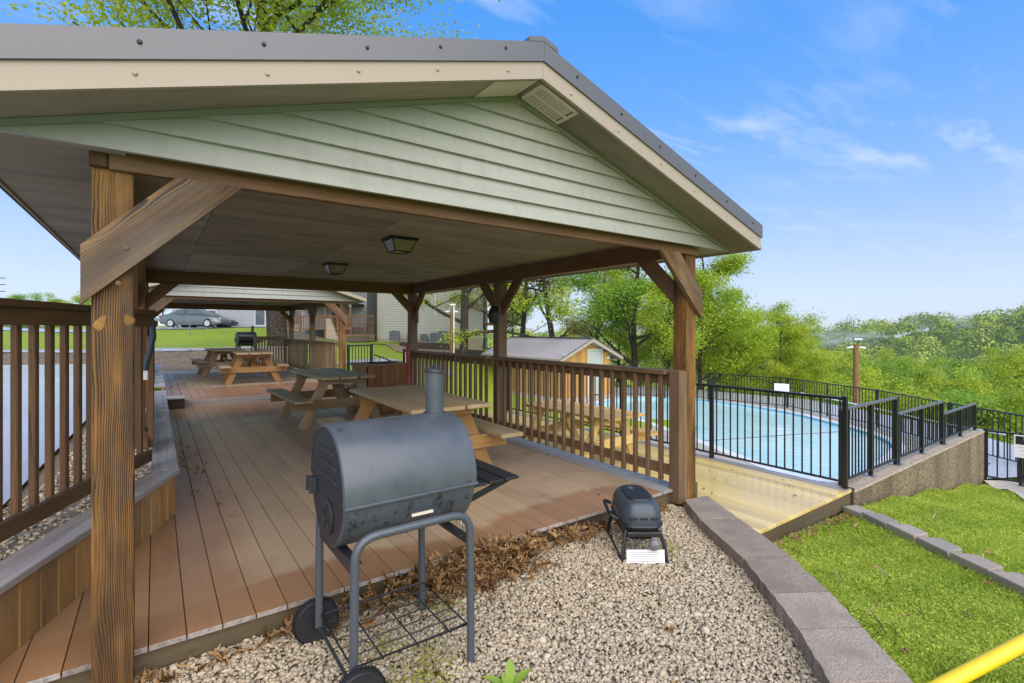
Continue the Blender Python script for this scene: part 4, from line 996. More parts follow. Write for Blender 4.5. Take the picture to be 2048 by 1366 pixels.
def steps_fence():
    T = Thing('pool_fence', (6.86, 2.62, WALLZ), 'black fence stepping down in three panels along the concrete wall top', 'fence', 'black metal fences'); segs = [(6.9, 8.80, .98), (8.86, 11.0, .735), (11.06, 13.1, .52)]
    for a, b, h in segs:
        T.beam('top_rail', (a-6.86, 0, h), (b-6.86, 0, h), .05, .03, 'metal_grey'); T.beam('bottom_rail', (a-6.86, 0, .09), (b-6.86, 0, .09), .03, .025, 'black_metal')
        n = int((b-a)/.1)
        for k in range(n): T.vert('picket', a-6.86+(k+.5)*(b-a)/n, 0, .1, h-.01, .016, .016, 'black_metal', c=.001)
        for k in range(3):
            q = a-6.86+(b-a)*k/2*.985+.015; T.vert('fence_post', q, 0, 0, h+(.012 if k == 2 else -.012), .05, .05, 'black_metal')
            mb = MB(); mb.box((-.06, -.06, .001), (.06, .06, .012)); cache.setdefault('plate', mb.build('base_plate', 'steel')); T.add('base_plate', cache['plate'], Matrix.Translation((q, 0, 0)))
steps_fence()
PD = -1.6
picket_fence('pool_fence', [(17.6, 15.6, PD), (19.3, 12.4, PD), (19.9, 9.4, PD), (18.2, 5.9, PD), (16.6, 3.8, PD-.02), (15.6, 2.0, PD-.06), (14.8, -.2, PD-.2)], PD, 1.15, 'long black fence running round the far side of the pool', gap=.115, pr=.009, post_every=2.3)
gt = Thing('pool_gate', (13.16, 2.45, -1.5), 'black gate and fence at the end of the concrete wall', 'gate', 'black metal fences')
for a, b in ((0, -.42), (-.50, -1.75)):
    gt.beam('top_rail', (0, a, .96), (0, b, .96), .035, .035, 'black_metal'); gt.beam('bottom_rail', (0, a, .07), (0, b, .07), .03, .03, 'black_metal')
    n = max(2, int((a-b)/.11))
    for k in range(n+1): gt.vert('picket', 0, a+(b-a)*k/n, .07, .95, .02, .02, 'black_metal', c=.001)
for y in (.03, -.46, -.52): gt.vert('gate_post', 0, y, -.12 if y < -.4 else 0, 1.0, .05, .05, 'black_metal')
for z in (.18, .88): gt.beam('hinge', (-.03, -.45, z), (-.03, -.53, z), .03, .06, 'black_metal')
sg = Thing('pool_sign', (13.10, 1.75, -1.46), 'white pool-hours sign with a black heading on the gate', 'sign')
mb = MB(); mb.box((-.008, -.32, .50), (0, .32, .92)); sg.add('panel', mb.build('panel', 'white_sign'))
mb = MB(); mb.box((-.010, -.30, .745), (-.0082, .30, .90)); sg.add('heading_band', mb.build('band', 'ink_black'))
fm = lambda y, z: Matrix(((0, 0, -1, -.0115), (-1, 0, 0, y), (0, 1, 0, z), (0, 0, 0, 1)))
text(sg, 'POOL', .10, fm(.06, .86), 'white_sign', bold=.003); text(sg, '7 a.m.', .085, fm(.06, .785), 'white_sign', bold=.002)
for k in range(3):
    mb = MB(); mb.box((-.0095, -.27+.02*k, .685-k*.065), (-.0082, .27-.03*k, .700-k*.065)); sg.add('print_line', mb.build('print', 'ink_pale'))
# small fences by the lawn behind the far deck, quiet times sign
picket_fence('garden_fence', [(4.0, 12.75), (4.62, 12.75)], -.1, 1.12, 'short black fence panel beside the corner of the far pavilion', gap=.075)
picket_fence('garden_fence', [(4.75, 10.95), (4.75, 9.0)], -.15, 1.1, 'black fence panel behind the plank box carrying the red and white sign', gap=.09)
hr = Thing('hand_rail', (4.66, 12.7, -.1), 'black sloping handrail going down from the short fence', 'handrail', 'black metal fences')
hr.beam('top_rail', (0, 0, .88), (1.1, -.1, .42), .035, .035, 'black_metal')
for k in range(4): hr.vert('baluster', .15+k*.3, -.02*k, -.3, .80-k*.125, .016, .016, 'black_metal')
qs = Thing('quiet_sign', (4.70, 10.55, .2), 'small white sign with red border and red lettering on the black fence', 'sign')
mb = MB(); mb.box((-.032, -.17, .36), (-.026, .17, .76)); qs.add('panel', mb.build('panel', 'ink_red'))
mb = MB(); mb.box((-.035, -.15, .38), (-.0322, .15, .74)); qs.add('face', mb.build('face', 'white_sign'))
f2 = lambda z: Matrix(((0, 0, -1, -.0365), (-1, 0, 0, 0), (0, 1, 0, z), (0, 0, 0, 1)))
text(qs, 'Quiet', .10, f2(.665), 'ink_red', bold=.002); text(qs, 'Times', .10, f2(.555), 'ink_red', bold=.002); text(qs, '10PM-8AM', .06, f2(.44), 'ink_red', bold=.002)

# ------------------------------------------------------------------ lower yellow deck
yd = Thing('pool_deck_boards', (4.15, 2.47, ZY), kind='structure')
k = 0; x = 0.
while x < 2.66:
    cut = rnd.choice([2.4, 3.2, 4.0])
    yd.beam('deck_board', (x+.07, 0, -.019), (x+.07, cut-.002, -.019), .138, .037, 'wood_yellow'); yd.beam('deck_board', (x+.07, cut+.002, -.019), (x+.07, 7.4, -.019), .138, .037, 'wood_yellow'); x += .1425
yd.beam('rim_joist', (0, .03, -.125), (2.66, .03, -.125), .04, .17, 'wood_rim')
yd.beam('border_board', (2.60, .0, .004), (2.60, 7.4, .004), .14, .006, 'grey_board')
yd.vert('corner_block', 2.685, .03, -.25, .012, .05, .09, 'wood_timber')
side = Thing('gap_gravel', (0, 0, 0), kind='structure')
mb = MB(); mb.box((3.93, 2.6, -.75), (4.2, 10.9, -.62)); side.add('gravel_fill', mb.build('fill', 'gravel_base'))

# ------------------------------------------------------------------ concrete wall with stepped fence
cw = Thing('concrete_wall', (6.82, 2.62, -2.4), 'exposed aggregate concrete retaining wall carrying the stepped fence', 'wall')
mb = MB(); mb.box((0, -.13, 0), (6.32, .13, 2.4+WALLZ-.03)); cw.add('aggregate_face', mb.build('wall', 'aggregate'))
cw.beam('coping', (-.0, 0, 2.4+WALLZ-.015), (6.33, 0, 2.4+WALLZ-.015), .275, .03, 'wall_top', c=.008)
# ------------------------------------------------------------------ pool
pool_pts = [(14.45, 14.4), (16.9, 14.9), (19.0, 13.4), (19.3, 11.3), (18.9, 9.0), (17.8, 6.9), (16.9, 5.65), (15.9, 4.85), (14.4, 4.5), (11.6, 4.25), (10.9, 5.0), (11.5, 6.57), (11.99, 7.65), (13.3, 10.9), (13.2, 12.15), (13.5, 13.5)]
def smooth_loop(pts, n=6):
    out = []; m = len(pts)
    for i in range(m):
        p0, p1, p2, p3 = (np.array(pts[(i+j-1) % m]) for j in range(4))
        for k in range(n):
            t = k/n; out.append(tuple(.5*((2*p1)+(-p0+p2)*t+(2*p0-5*p1+4*p2-p3)*t*t+(-p0+3*p1-3*p2+p3)*t**3)))
    return out
loop = smooth_loop(pool_pts); cen = np.mean(loop, 0)
def off_loop(d):
    r_ = []; m = len(loop)
    for i in range(m):
        a, b = np.array(loop[i-1]), np.array(loop[(i+1) % m]); t = (b-a)/np.linalg.norm(b-a); n = np.array([t[1], -t[0]])
        if np.dot(n, np.array(loop[i])-cen) < 0: n = -n
        r_.append(tuple(np.array(loop[i])+n*d))
    return r_
mb = MB(); mb.add([(p[0], p[1], PD-.07) for p in off_loop(.01)], [tuple(range(len(loop)))]); o = link('water', mb.build('water', 'water')); setp(o, kind='structure')
def ringmesh(name, la, lb, za, zb, mat):
    n = len(la); mb = MB(); mb.add([(*p, za) for p in la]+[(*p, zb) for p in lb], [(k, (k+1) % n, (k+1) % n+n, k+n) for k in range(n)]); return mb.build(name, mat)
ps = Thing('swimming_pool', (14.5, 9, PD), 'free-form swimming pool edge with pale coping', 'pool'); mt = Matrix.Translation((-14.5, -9, -PD))
ps.add('pool_wall', ringmesh('pool_wall', loop, loop, PD-.25, PD+.012, 'pool_edge'), mt); ps.add('coping', ringmesh('coping', loop, off_loop(.28), PD+.014, PD+.012, 'white_paint'), mt)
ps.add('brick_band', ringmesh('brick_band', off_loop(.28), off_loop(.75), PD+.008, PD+.008, 'concrete'), mt)
# pool terrace: a sheet with the pool cut out
outer = [(9.2, 15.5), (14, 21), (22, 17), (23, 10), (20, 4.5), (16.4, 1.2), (13.3, 2.78), (8.2, 2.78)]
import bmesh
def terrace():
    from mathutils.geometry import delaunay_2d_cdt
    lo = off_loop(.7); allp = [Vector(p) for p in outer]+[Vector(p) for p in lo]
    n0, n1 = len(outer), len(lo); ed = [(i, (i+1) % n0) for i in range(n0)]+[(n0+i, n0+(i+1) % n1) for i in range(n1)]
    v, e, f, *_ = delaunay_2d_cdt(allp, ed, [], 1, 1e-5)
    import mathutils
    def inside(p, poly):
        c = False; j = len(poly)-1
        for i in range(len(poly)):
            if (poly[i][1] > p.y) != (poly[j][1] > p.y) and p.x < (poly[j][0]-poly[i][0])*(p.y-poly[i][1])/(poly[j][1]-poly[i][1])+poly[i][0]: c = not c
            j = i
        return c
    keep = [t for t in f if not inside(sum((v[i] for i in t), Vector((0, 0)))/len(t), lo)]
    me = mesh('terrace', [(p.x, p.y, PD) for p in v], [list(t) for t in keep], ['concrete_wet']); o = link('pool_terrace', me); setp(o, kind='structure')
terrace()
# brick strip on the wall side of the pool
quadsheet('brick_strip', [(7.0, 2.80), (15.4, 2.80), (15.2, 3.75), (7.0, 3.6)], (6, 3), 'brick_deck', lambda X, Y: PD+.006+0*X)
sr = Thing('safety_rope', (14.5, 7.3, PD-.065), 'thin dark rope floating across the pool water', 'rope'); mb = MB(); mb.tube([(-2.3, .85, 0), (0, .03, 0), (2.6, -.97, 0)], .02, 6); sr.add('rope', mb.build('rope', 'ac_unit', True))
wp = Thing('notice_board', (18.05, 9.35, PD), 'blank-looking white notice on the far pool fence', 'sign')
mb = MB(); mb.box((-.01, -.25, .62), (.0, .25, .98)); wp.add('panel', mb.build('panel', 'white_sign'))
for k in range(6):
    mb = MB(); mb.box((-.012, -.2, .67+k*.05), (-.0105, .2-.03*(k % 3), .678+k*.05)); wp.add('print_line', mb.build('print', 'ink_pale'))
wp.o.location = (19.35, 9.35, PD-.0); wp.o.rotation_euler = (0, 0, R(24))
pp = Thing('pool_pole', (17.9, 6.6, PD), 'long white telescopic pole hanging along the far pool fence', 'pole')
mb = MB(); mb.tube([(0.45, 1.6, .82), (0, .2, .74), (-1.6, -2.6, .66), (-2.35, -4.0, .66)], .018, 8); pp.add('pole', mb.build('pole', 'white_paint', True))
def lamp_pole(loc, h, label, rz=0, r=.1):
    T = Thing('light_pole', loc, label, 'light pole', 'wooden light poles', rotz=rz)
    mb = MB(); mb.tube([(0, 0, 0), (0, 0, h)], [r*1.1, r*.92], 12); T.add('pole', mb.build('pole', 'wood_pole', True))
    mb = MB(); mb.box((-.16, -.05, 0), (.16, .08, .11)); T.add('flood_lamp', mb.build('lamp', 'black_plastic'), Matrix.Translation((0.06, -.05, h+.16)))
    mb = MB(); mb.box((-.14, -.056, .015), (.14, -.051, .095)); T.add('lamp_glass', mb.build('glass', 'lamp_clear'), Matrix.Translation((0.06, -.05, h+.16)))
    T.vert('stem', .06, 0, h-.02, h+.17, .03, .03, 'black_metal')
    for s in (-1, 1):
        mb = MB(); mb.lathe([(.035, -.1), (.04, .1), (.03, .11)], 10, 'X'); T.add('camera', mb.build('camera', 'white_paint', True), Matrix.Translation((s*.2, -.05, h-.12)) @ Matrix.Rotation(R(12*s), 4, 'Y')); T.beam('arm', (0, -.02, h-.1), (s*.16, -.04, h-.1), .025, .025, 'white_paint')
    return T
lamp_pole((*at(1712, 19.6), -2.3), 3.15, 'wooden pole with a flood lamp and cameras beyond the far pool fence', R(-60), .105)
lp = lamp_pole((*at(903, 24.5), -.1), 2.55, 'wooden pole with white conduit and flood lamp in front of the apartment wall', R(-30), .075)
lp.vert('conduit', .12, -.06, 0, 2.7, .05, .05, 'white_paint')

# ------------------------------------------------------------------ pavers, edging blocks
pw = []
for k in range(len(PAV_L)-1):
    a, b, c, d = PAV_L[k], PAV_R[k], PAV_R[k+1], PAV_L[k+1]; cx = sum(p[0] for p in (a, b, c, d))/4; cyy = sum(p[1] for p in (a, b, c, d))/4
    z = -.05+rnd.uniform(-.0015, .0015)
    def sh(p): return ((p[0]-cx)*.972, (p[1]-cyy)*.972)
    q4 = [sh(p) for p in (a, b, c, d)]; mb = MB(); q = []
    for e_ in range(4):
        pa, pb = q4[e_], q4[(e_+1) % 4]; m_ = 9 if e_ in (1, 3) else 6; amp = .006 if e_ in (1, 3) else .0015
        for j in range(m_):
            tt = j/m_; nx_, ny_ = -(pb[1]-pa[1]), pb[0]-pa[0]; ln_ = math.hypot(nx_, ny_); w_ = rnd.uniform(-amp, amp) if j else 0
            q.append((pa[0]+(pb[0]-pa[0])*tt+nx_/ln_*w_, pa[1]+(pb[1]-pa[1])*tt+ny_/ln_*w_))
    top = [(p[0]*.999, p[1]*.999, rnd.uniform(-.0015, .001)) for p in q]
    mb.rings([[(*p, -.32) for p in q], [(p[0]*1.006+rnd.uniform(-.004, .004), p[1]*1.0+rnd.uniform(-.004, .004), -.10) for p in q], [(*p, -.003) for p in q], top])
    pw.append((mb.build('paver', 'paver'), (cx, cyy, z)))
PT = Thing('paver_wall', (pw[0][1][0], pw[0][1][1], -.2), 'curved row of grey concrete wall blocks between gravel and lawn', 'garden wall')
for me, l in pw: PT.add('wall_block', me, Matrix.Translation(Vector(l)-PT.loc) @ Matrix.Rotation(rnd.uniform(-.012, .012), 4, 'X'))
ER = [(6.55, 2.30), (6.42, 2.05), (6.22, 1.75), (6.02, 1.45), (5.80, 1.14), (5.60, .85), (5.36, .55), (5.1, .25)]
ET = Thing('edging_row', (ER[0][0], ER[0][1], -.8), 'row of small trapezoid concrete edging blocks across the lawn', 'garden edging')
for k, (ex, ey) in enumerate(ER):
    n0 = ER[min(k+1, len(ER)-1)]; n1 = ER[max(k-1, 0)]; an = math.atan2(n0[1]-n1[1], n0[0]-n1[0])
    mb = MB(); q = [(-.165, -.09), (.165, -.09), (.11, .11), (-.11, .11)]
    if k == 0: q = [(-.12, -.09), (.12, -.09), (.12, .09), (-.12, .09)]
    mb.rings([[(*p, -.14) for p in q], [(*p, -.01) for p in q], [(p[0]*.97, p[1]*.95, 0) for p in q]])
    z = float(lz(ex, ey))+.085
    ET.add('edging_block', mb.build('edging_block', 'edging'), Matrix.Translation(Vector((ex, ey, z))-ET.loc) @ Matrix.Rotation(an+rnd.uniform(-.08, .08), 4, 'Z') @ Matrix.Rotation(rnd.uniform(-.03, .03), 4, 'X'))
yp = Thing('guy_guard', (3.0, .77, -.33), 'bright yellow plastic pipe slanting up at the corner of the lawn', 'pipe')
mb = MB(); mb.tube([(-.1, .045, -.02), (.55, -.245, .178), (1.3, -.58, .407), (2.2, -.98, .682)], .034, 16); yp.add('pipe', mb.build('pipe', 'yellow_plastic', True))

# ------------------------------------------------------------------ barrel barbecue
def arc_tube(pts, rad=.09, seg=5):
    """polyline with rounded corners"""
    pts = [Vector(p) for p in pts]; out = [pts[0]]
    for i in range(1, len(pts)-1):
        a, b, c = pts[i-1], pts[i], pts[i+1]; d0 = (a-b).normalized(); d1 = (c-b).normalized()
        p, q = b+d0*rad, b+d1*rad
        for k in range(seg+1):
            t = k/seg; out.append(p*(1-t)**2+b*2*t*(1-t)+q*t*t)
    return out+[pts[-1]]
def barrel_grill(loc, label, body='barrel', end='barrel_end', frame='frame_tube', hero=True, rz=0):
    T = Thing('barrel_barbecue', loc, label, 'barbecue', 'charcoal barrel barbecues', rotz=rz)
    hl, r, zc = .31, .255, .855; seg = 22; a0, a1 = R(-8), R(188)
    # lower half drum
    def half(t0, t1, rad, x0, x1, bev=.0):
        rings = []
        for k in range(seg+1):
            a = t0+(t1-t0)*k/seg; rings.append([(x0, -math.cos(a)*rad, math.sin(a)*rad)])
        return rings
    def shell(t0, t1, rad, x0, x1, th_=.006, crown=1.0):
        mb = MB(); prof = [(x0, rad-.012), (x0+.006, rad-.003), (x0+.02, rad), (x1-.02, rad), (x1-.006, rad-.003), (x1, rad-.012)]; v = []; n = len(prof)
        for k in range(seg+1):
            a = t0+(t1-t0)*k/seg
            for (xx, rr) in prof: v.append((xx, -math.cos(a)*rr, math.sin(a)*rr*crown))
        f = [(k*n+j, k*n+j+1, (k+1)*n+j+1, (k+1)*n+j) for k in range(seg) for j in range(n-1)]
        mb.add(v, f); return mb
    def disc(t0, t1, rad, xx, crown=1.0):
        mb = MB(); v = [(xx, -math.cos(t0+(t1-t0)*k/seg)*rad, math.sin(t0+(t1-t0)*k/seg)*rad*crown) for k in range(seg+1)]; mb.add(v, [tuple(range(seg+1))]); return mb
    up = Matrix.Translation((0, 0, zc))
    drum = T.add('drum', shell(R(180), R(364), r, -hl, hl).build('drum', body, True), up)
    for sx in (-1, 1): T.add('drum_end', disc(R(180), R(364), r-.010, sx*(hl-.001)).build('drum_end', end), up, drum) if False else T.add('drum_end', disc(R(180), R(364), r-.010, sx*(hl-.001)).build('drum_end', end), up)
    lid = T.add('lid', shell(R(-6), R(178), r+.008, -hl-.004, hl+.004, crown=1.06).build('lid', body, True), up)
    for sx in (-1, 1): T.add('lid_end', disc(R(-6), R(178), r-.003, sx*(hl+.002), 1.06).build('lid_end', end), up)
    for k in range(3):
        hw = (.17, .15, .115)[k]
        T.beam('lid_rib', (-hl-.004, -hw, zc+.05+k*.055), (-hl-.004, hw, zc+.05+k*.055), .014, .022, end, c=.005)
    T.beam('lid_lip', (-hl-.003, -r-.011, zc-.026), (hl+.003, -r-.011, zc-.026), .012, .012, body, c=.003)
    # chimney
    mb = MB(); mb.tube([(0, 0, 0), (0, 0, .235)], .046, 22); cx, cyy = .235, .03; zt = zc+.245
    ch = T.add('chimney', mb.build('chimney', body, True), Matrix.Translation((cx, cyy, zt)))
    mb = MB(); mb.lathe([(.05, 0), (.052, .01), (.05, .016), (.01, .02)], 22); T.add('damper_cap', mb.build('cap', end, True), Matrix.Translation((0, 0, .232)) @ Matrix.Rotation(R(5), 4, 'Y'), ch)
    mb = MB(); mb.tube([(-.012, 0, .02), (-.012, 0, .034), (.02, 0, .036)], .004, 6); T.add('cap_handle', mb.build('handle', end), Matrix.Translation((0, 0, .232)), ch)
    mb = MB(); mb.lathe([(.062, -.004), (.062, .006), (.05, .012)], 22); T.add('chimney_collar', mb.build('collar', end, True), Matrix.Translation((cx, cyy, zt+.022)))
    # air damper on the left end
    mb = MB(); mb.lathe([(.075, 0), (.075, -.006), (.07, -.008), (.001, -.0085)], 24, 'X'); dm = T.add('air_damper', mb.build('damper', end, True), Matrix.Translation((-hl-.002, -.03, zc-.12)))
    for k in range(4):
        a = k*math.pi/2+.4; mb = MB(); mb.add([(-.0095, 0, 0), (-.0095, .052*math.cos(a-.22), .052*math.sin(a-.22)), (-.0095, .058*math.cos(a), .058*math.sin(a)), (-.0095, .052*math.cos(a+.22), .052*math.sin(a+.22))], [(0, 1, 2, 3)])
        T.add('damper_slot', mb.build('slot', 'ink_black', fix=False), None, dm)
    # bolts and hinge bits
    for (bxx, ang) in ((-.27, 200), (.27, 200), (-.02, 62), (.27, 62), (-.28, 110)):
        a = R(ang); mb = MB(); mb.lathe([(.011, -.004), (.011, .003), (.006, .007), (.001, .008)], 8)
        q = Vector((bxx, math.cos(a)*(r+.008) if ang < 180 else -abs(math.cos(a))*r, math.sin(a)*(r+.008)*(1.06 if ang < 180 else 1)))
        rot = Vector((0, q.y, q.z)).to_track_quat('Z', 'X').to_matrix().to_4x4(); T.add('bolt', mb.build('bolt', end, True), Matrix.Translation((q.x, q.y, q.z+zc)) @ rot)
    # frame: two inverted U tubes, side angle irons
    fy, by = -.262, .262; fx = .27
    for yy in (fy, by):
        low = .015 if True else 0
        zl = .10
        pts = arc_tube([(-fx-.005, yy, zl), (-fx, yy, .70), (fx, yy, .70), (fx+.005, yy, .0)], .10)
        mb = MB(); mb.tube(pts, .0185, 14); T.add('leg_frame', mb.build('leg_frame', frame, True))
    for sx in (-1, 1):
        T.beam('side_angle', (sx*(fx-.0), fy+.02, .565), (sx*(fx), by-.02, .565), .006, .05, end); T.beam('side_angle', (sx*(fx-.02), fy+.02, .588), (sx*(fx-.02), by-.02, .588), .04, .006, end)
    # wire rack
    zr = .165; rk = T.add('rack', (lambda m: (m.tube(arc_tube([(-fx, fy+.02, zr), (-fx, by-.02, zr), (fx, by-.02, zr), (fx, fy+.02, zr), (-fx, fy+.03, zr)], .02, 3), .004, 6), m.build('rack', 'black_metal', True))[1])(MB()))
    for k in range(7):
        yy = fy+.03+k*(by-fy-.06)/6; mb = MB(); mb.tube([(-fx, yy, zr), (fx, yy, zr)], .0032, 6); cache.setdefault(('rod', 0), mb.build('rod', 'black_metal', True)); T.add('rack_rod', mb.build('rod', 'black_metal', True), None, rk)
    for k in range(3):
        xx = -fx+.13+k*.16; mb = MB(); mb.tube([(xx, fy+.02, zr-.006), (xx, by-.02, zr-.006)], .0036, 6); T.add('rack_rod', mb.build('rod', 'black_metal', True), None, rk)
    mb = MB(); mb.tube([(-fx-.005, fy-.03, .10), (-fx-.005, by+.03, .10)], .008, 8); T.add('axle', mb.build('axle', end, True))
    for s, yy in ((-1, fy-.06), (1, by+.06 if not hero else by+.055)):
        mb = MB(); prof = [(.075, -.022), (.098, -.024), (.107, -.012), (.107, .012), (.098, .024), (.075, .022)]; mb.lathe(prof, 36, 'Y')
        w = T.add('wheel', mb.build('wheel', 'rubber', True), Matrix.Translation((-fx-.005, yy, .105)))
        mb = MB(); mb.lathe([(.03, -.028), (.03, .028), (.02, .03)], 14, 'Y'); T.add('hub', mb.build('hub', 'black_plastic', True), None, w)
        mb = MB(); mb.lathe([(.076, -.008), (.076, .008)], 24, 'Y'); T.add('rim_disc', mb.build('rim', 'black_plastic'), None, w)
        for k in range(6):
            a = k*math.pi/3; T.beam('spoke', (.028*math.cos(a), 0, .028*math.sin(a)), (.077*math.cos(a), 0, .077*math.sin(a)), .032, .014, 'black_plastic', up=(0, 1, 0), under=w)
        if hero:
            mb = MB()
            for k in range(60):
                a = k*2*math.pi/60; c_, s_ = math.cos(a), math.sin(a)
                for zz, da in ((-.011, .03), (.011, -.03)):
                    p = (.1075*math.cos(a+da), zz, .1075*math.sin(a+da)); mb.box((p[0]-.002, p[1]-.010, p[2]-.002), (p[0]+.002, p[1]+.010, p[2]+.002))
            T.add('tread', mb.build('tread', 'rubber'), None, w)
    # side shelf of three slats
    for k in range(3): T.beam('shelf_slat', (hl+.055+k*.098, -.20, .79), (hl+.055+k*.098, .22, .79), .086, .014, 'black_plastic', c=.005)
    for yy in (-.14, .16): T.beam('shelf_bracket', (hl-.0, yy, .70), (hl+.27, yy, .775), .012, .03, 'black_plastic'); T.beam('shelf_bar', (hl, yy, .778), (hl+.28, yy, .778), .02, .014, 'black_plastic')
    T.beam('shelf_hook', (hl+.03, -.02, .812), (hl+.12, .02, .812), .03, .03, 'black_plastic')
    for yy in (-.02, .10): T.beam('ash_bracket', (-hl-.035, .17+yy*.5, zc-.03), (-hl-.0, .17+yy*.5, zc-.03), .012, .07, end)
    if hero:
        mb = MB()
        a = R(208); yy, zz = -abs(math.cos(a))*(r+.0015), math.sin(a)*r
        tag_ = Matrix.Translation((.045, yy, zc+zz)) @ Matrix.Rotation(R(-28), 4, 'X')
        mb.box((-.052, -.001, -.010), (.052, .001, .010)); T.add('paper_label', mb.build('label', 'vent_white'), tag_)
        for k, (ux, uy) in enumerate(((.36, -.06), (.37, .02), (.12, .2), (.20, .2))):
            zt0 = .70 if k < 2 else .66; mb = MB()
            mb.tube([(ux, uy, zt0), (ux+.005, uy, zt0-.06), (ux+.012, uy-.006, zt0-.17), (ux+.03, uy-.02, zt0-.175)], .0032, 6); mb.tube([(ux, uy, zt0-.02), (ux-.012, uy+.004, zt0-.17)], .0028, 6)
            T.add('hanging_tongs', mb.build('tongs', 'steel', True))
    return T
barrel_grill((.925, 2.262, -.13), 'slate-grey charcoal barrel barbecue with chimney standing on the gravel')
newmat('grill_black', (.012, .012, .013), .3)
barrel_grill((*at(492, 18.7), .22), 'small-looking black barrel barbecue beyond the upper deck', 'grill_black', 'black_plastic', 'black_metal', False, R(8))

# ------------------------------------------------------------------ small portable gas grill
def small_grill():
    ax = math.atan2(.81, .58)
    T = Thing('portable_grill', (2.78, 2.36, -.13), 'small dark portable gas grill with a paper notice on the gravel', 'gas grill', rotz=ax-R(90))
    # local: Y long axis (away), X across
    def rr(hx, hy, z, p=3.6, n=40, cy_=0):
        out = []
        for k in range(n):
            a = 2*math.pi*k/n; c, s = math.cos(a), math.sin(a); out.append((hx*math.copysign(abs(c)**(2/p), c), cy_+hy*math.copysign(abs(s)**(2/p), s), z))
        return out
    mb = MB(); mb.rings([rr(.145, .235, .245), rr(.146, .236, .275), rr(.14, .228, .325), rr(.124, .21, .362), rr(.10, .185, .385), rr(.06, .14, .393)]); lid = T.add('lid', mb.build('lid', 'lid_small', True))
    mb = MB(); mb.rings([rr(.088, .165, .384), rr(.084, .16, .398), rr(.05, .12, .401)]); T.add('lid_panel', mb.build('panel', 'black_plastic', True), None, lid)
    mb = MB(); mb.lathe([(.02, 0), (.02, .004), (.012, .006)], 16); T.add('badge', mb.build('badge', 'steel', True), Matrix.Translation((-.02, .075, .399)) @ Matrix.Diagonal((1, 1.5, 1, 1)), lid)
    for k in (-1, 0, 1): T.beam('vent_slot', (k*.07-.025, -.233, .292), (k*.07+.025, -.233, .292), .012, .016, 'ink_black', under=lid, c=.004)
    mb = MB(); mb.rings([rr(.152, .243, .226), rr(.155, .246, .236), rr(.150, .241, .247)]); T.add('rim', mb.build('rim', 'black_plastic', True))
    mb = MB(); mb.rings([rr(.09, .15, .12), rr(.12, .2, .145), rr(.142, .232, .228)]); T.add('bowl', mb.build('bowl', 'black_plastic', True))
    T.beam('front_bar', (-.115, -.222, .185), (.115, -.222, .185), .03, .035, 'black_plastic', c=.01)
    for sx in (-1, 1):
        for sy in (-1, 1):
            mb = MB(); mb.tube([(sx*.11, sy*.19, .20), (sx*.135, sy*.225, .12), (sx*.15, sy*.25, .0)], [.016, .014, .011], 8); T.add('leg', mb.build('leg', 'black_plastic', True))
        mb = MB(); mb.tube([(sx*.15, -.252, .02), (sx*.15, .25, .02)], .007, 6); T.add('leg_bar', mb.build('bar', 'black_plastic', True))
    mb = MB(); mb.tube(arc_tube([(-.15, -.12, .25), (-.205, -.11, .275), (-.205, .13, .30), (-.15, .14, .27)], .04), .012, 10); T.add('side_handle', mb.build('handle', 'black_plastic', True))
    mb = MB(); mb.lathe([(.012, -.03), (.034, -.02), (.036, .01), (.02, .03), (.012, .05)], 14, 'Y'); T.add('gas_regulator', mb.build('regulator', 'grey_fibre', True), Matrix.Translation((.055, -.275, .135)) @ Matrix.Rotation(R(35), 4, 'X'))
    mb = MB()
    nx = 10; v = [(-.125+.25*i/nx, -.262-.010*j, (.10-.088*j)+(.008*math.sin(i*.9) if j else 0)) for j in (0, 1) for i in range(nx+1)]
    mb.add(v, [(i, i+1, i+nx+2, i+nx+1) for i in range(nx)]); pp_ = T.add('paper_notice', mb.build('notice', 'white_sign'))
    for k in range(5): T.beam('print_line', (-.105, -.2655-.0016*k, .085-.014*k), (.10-.012*(k % 3), -.2655-.0016*k, .085-.014*k), .001, .0045, 'ink_grey', under=pp_, c=.0001)
small_grill()

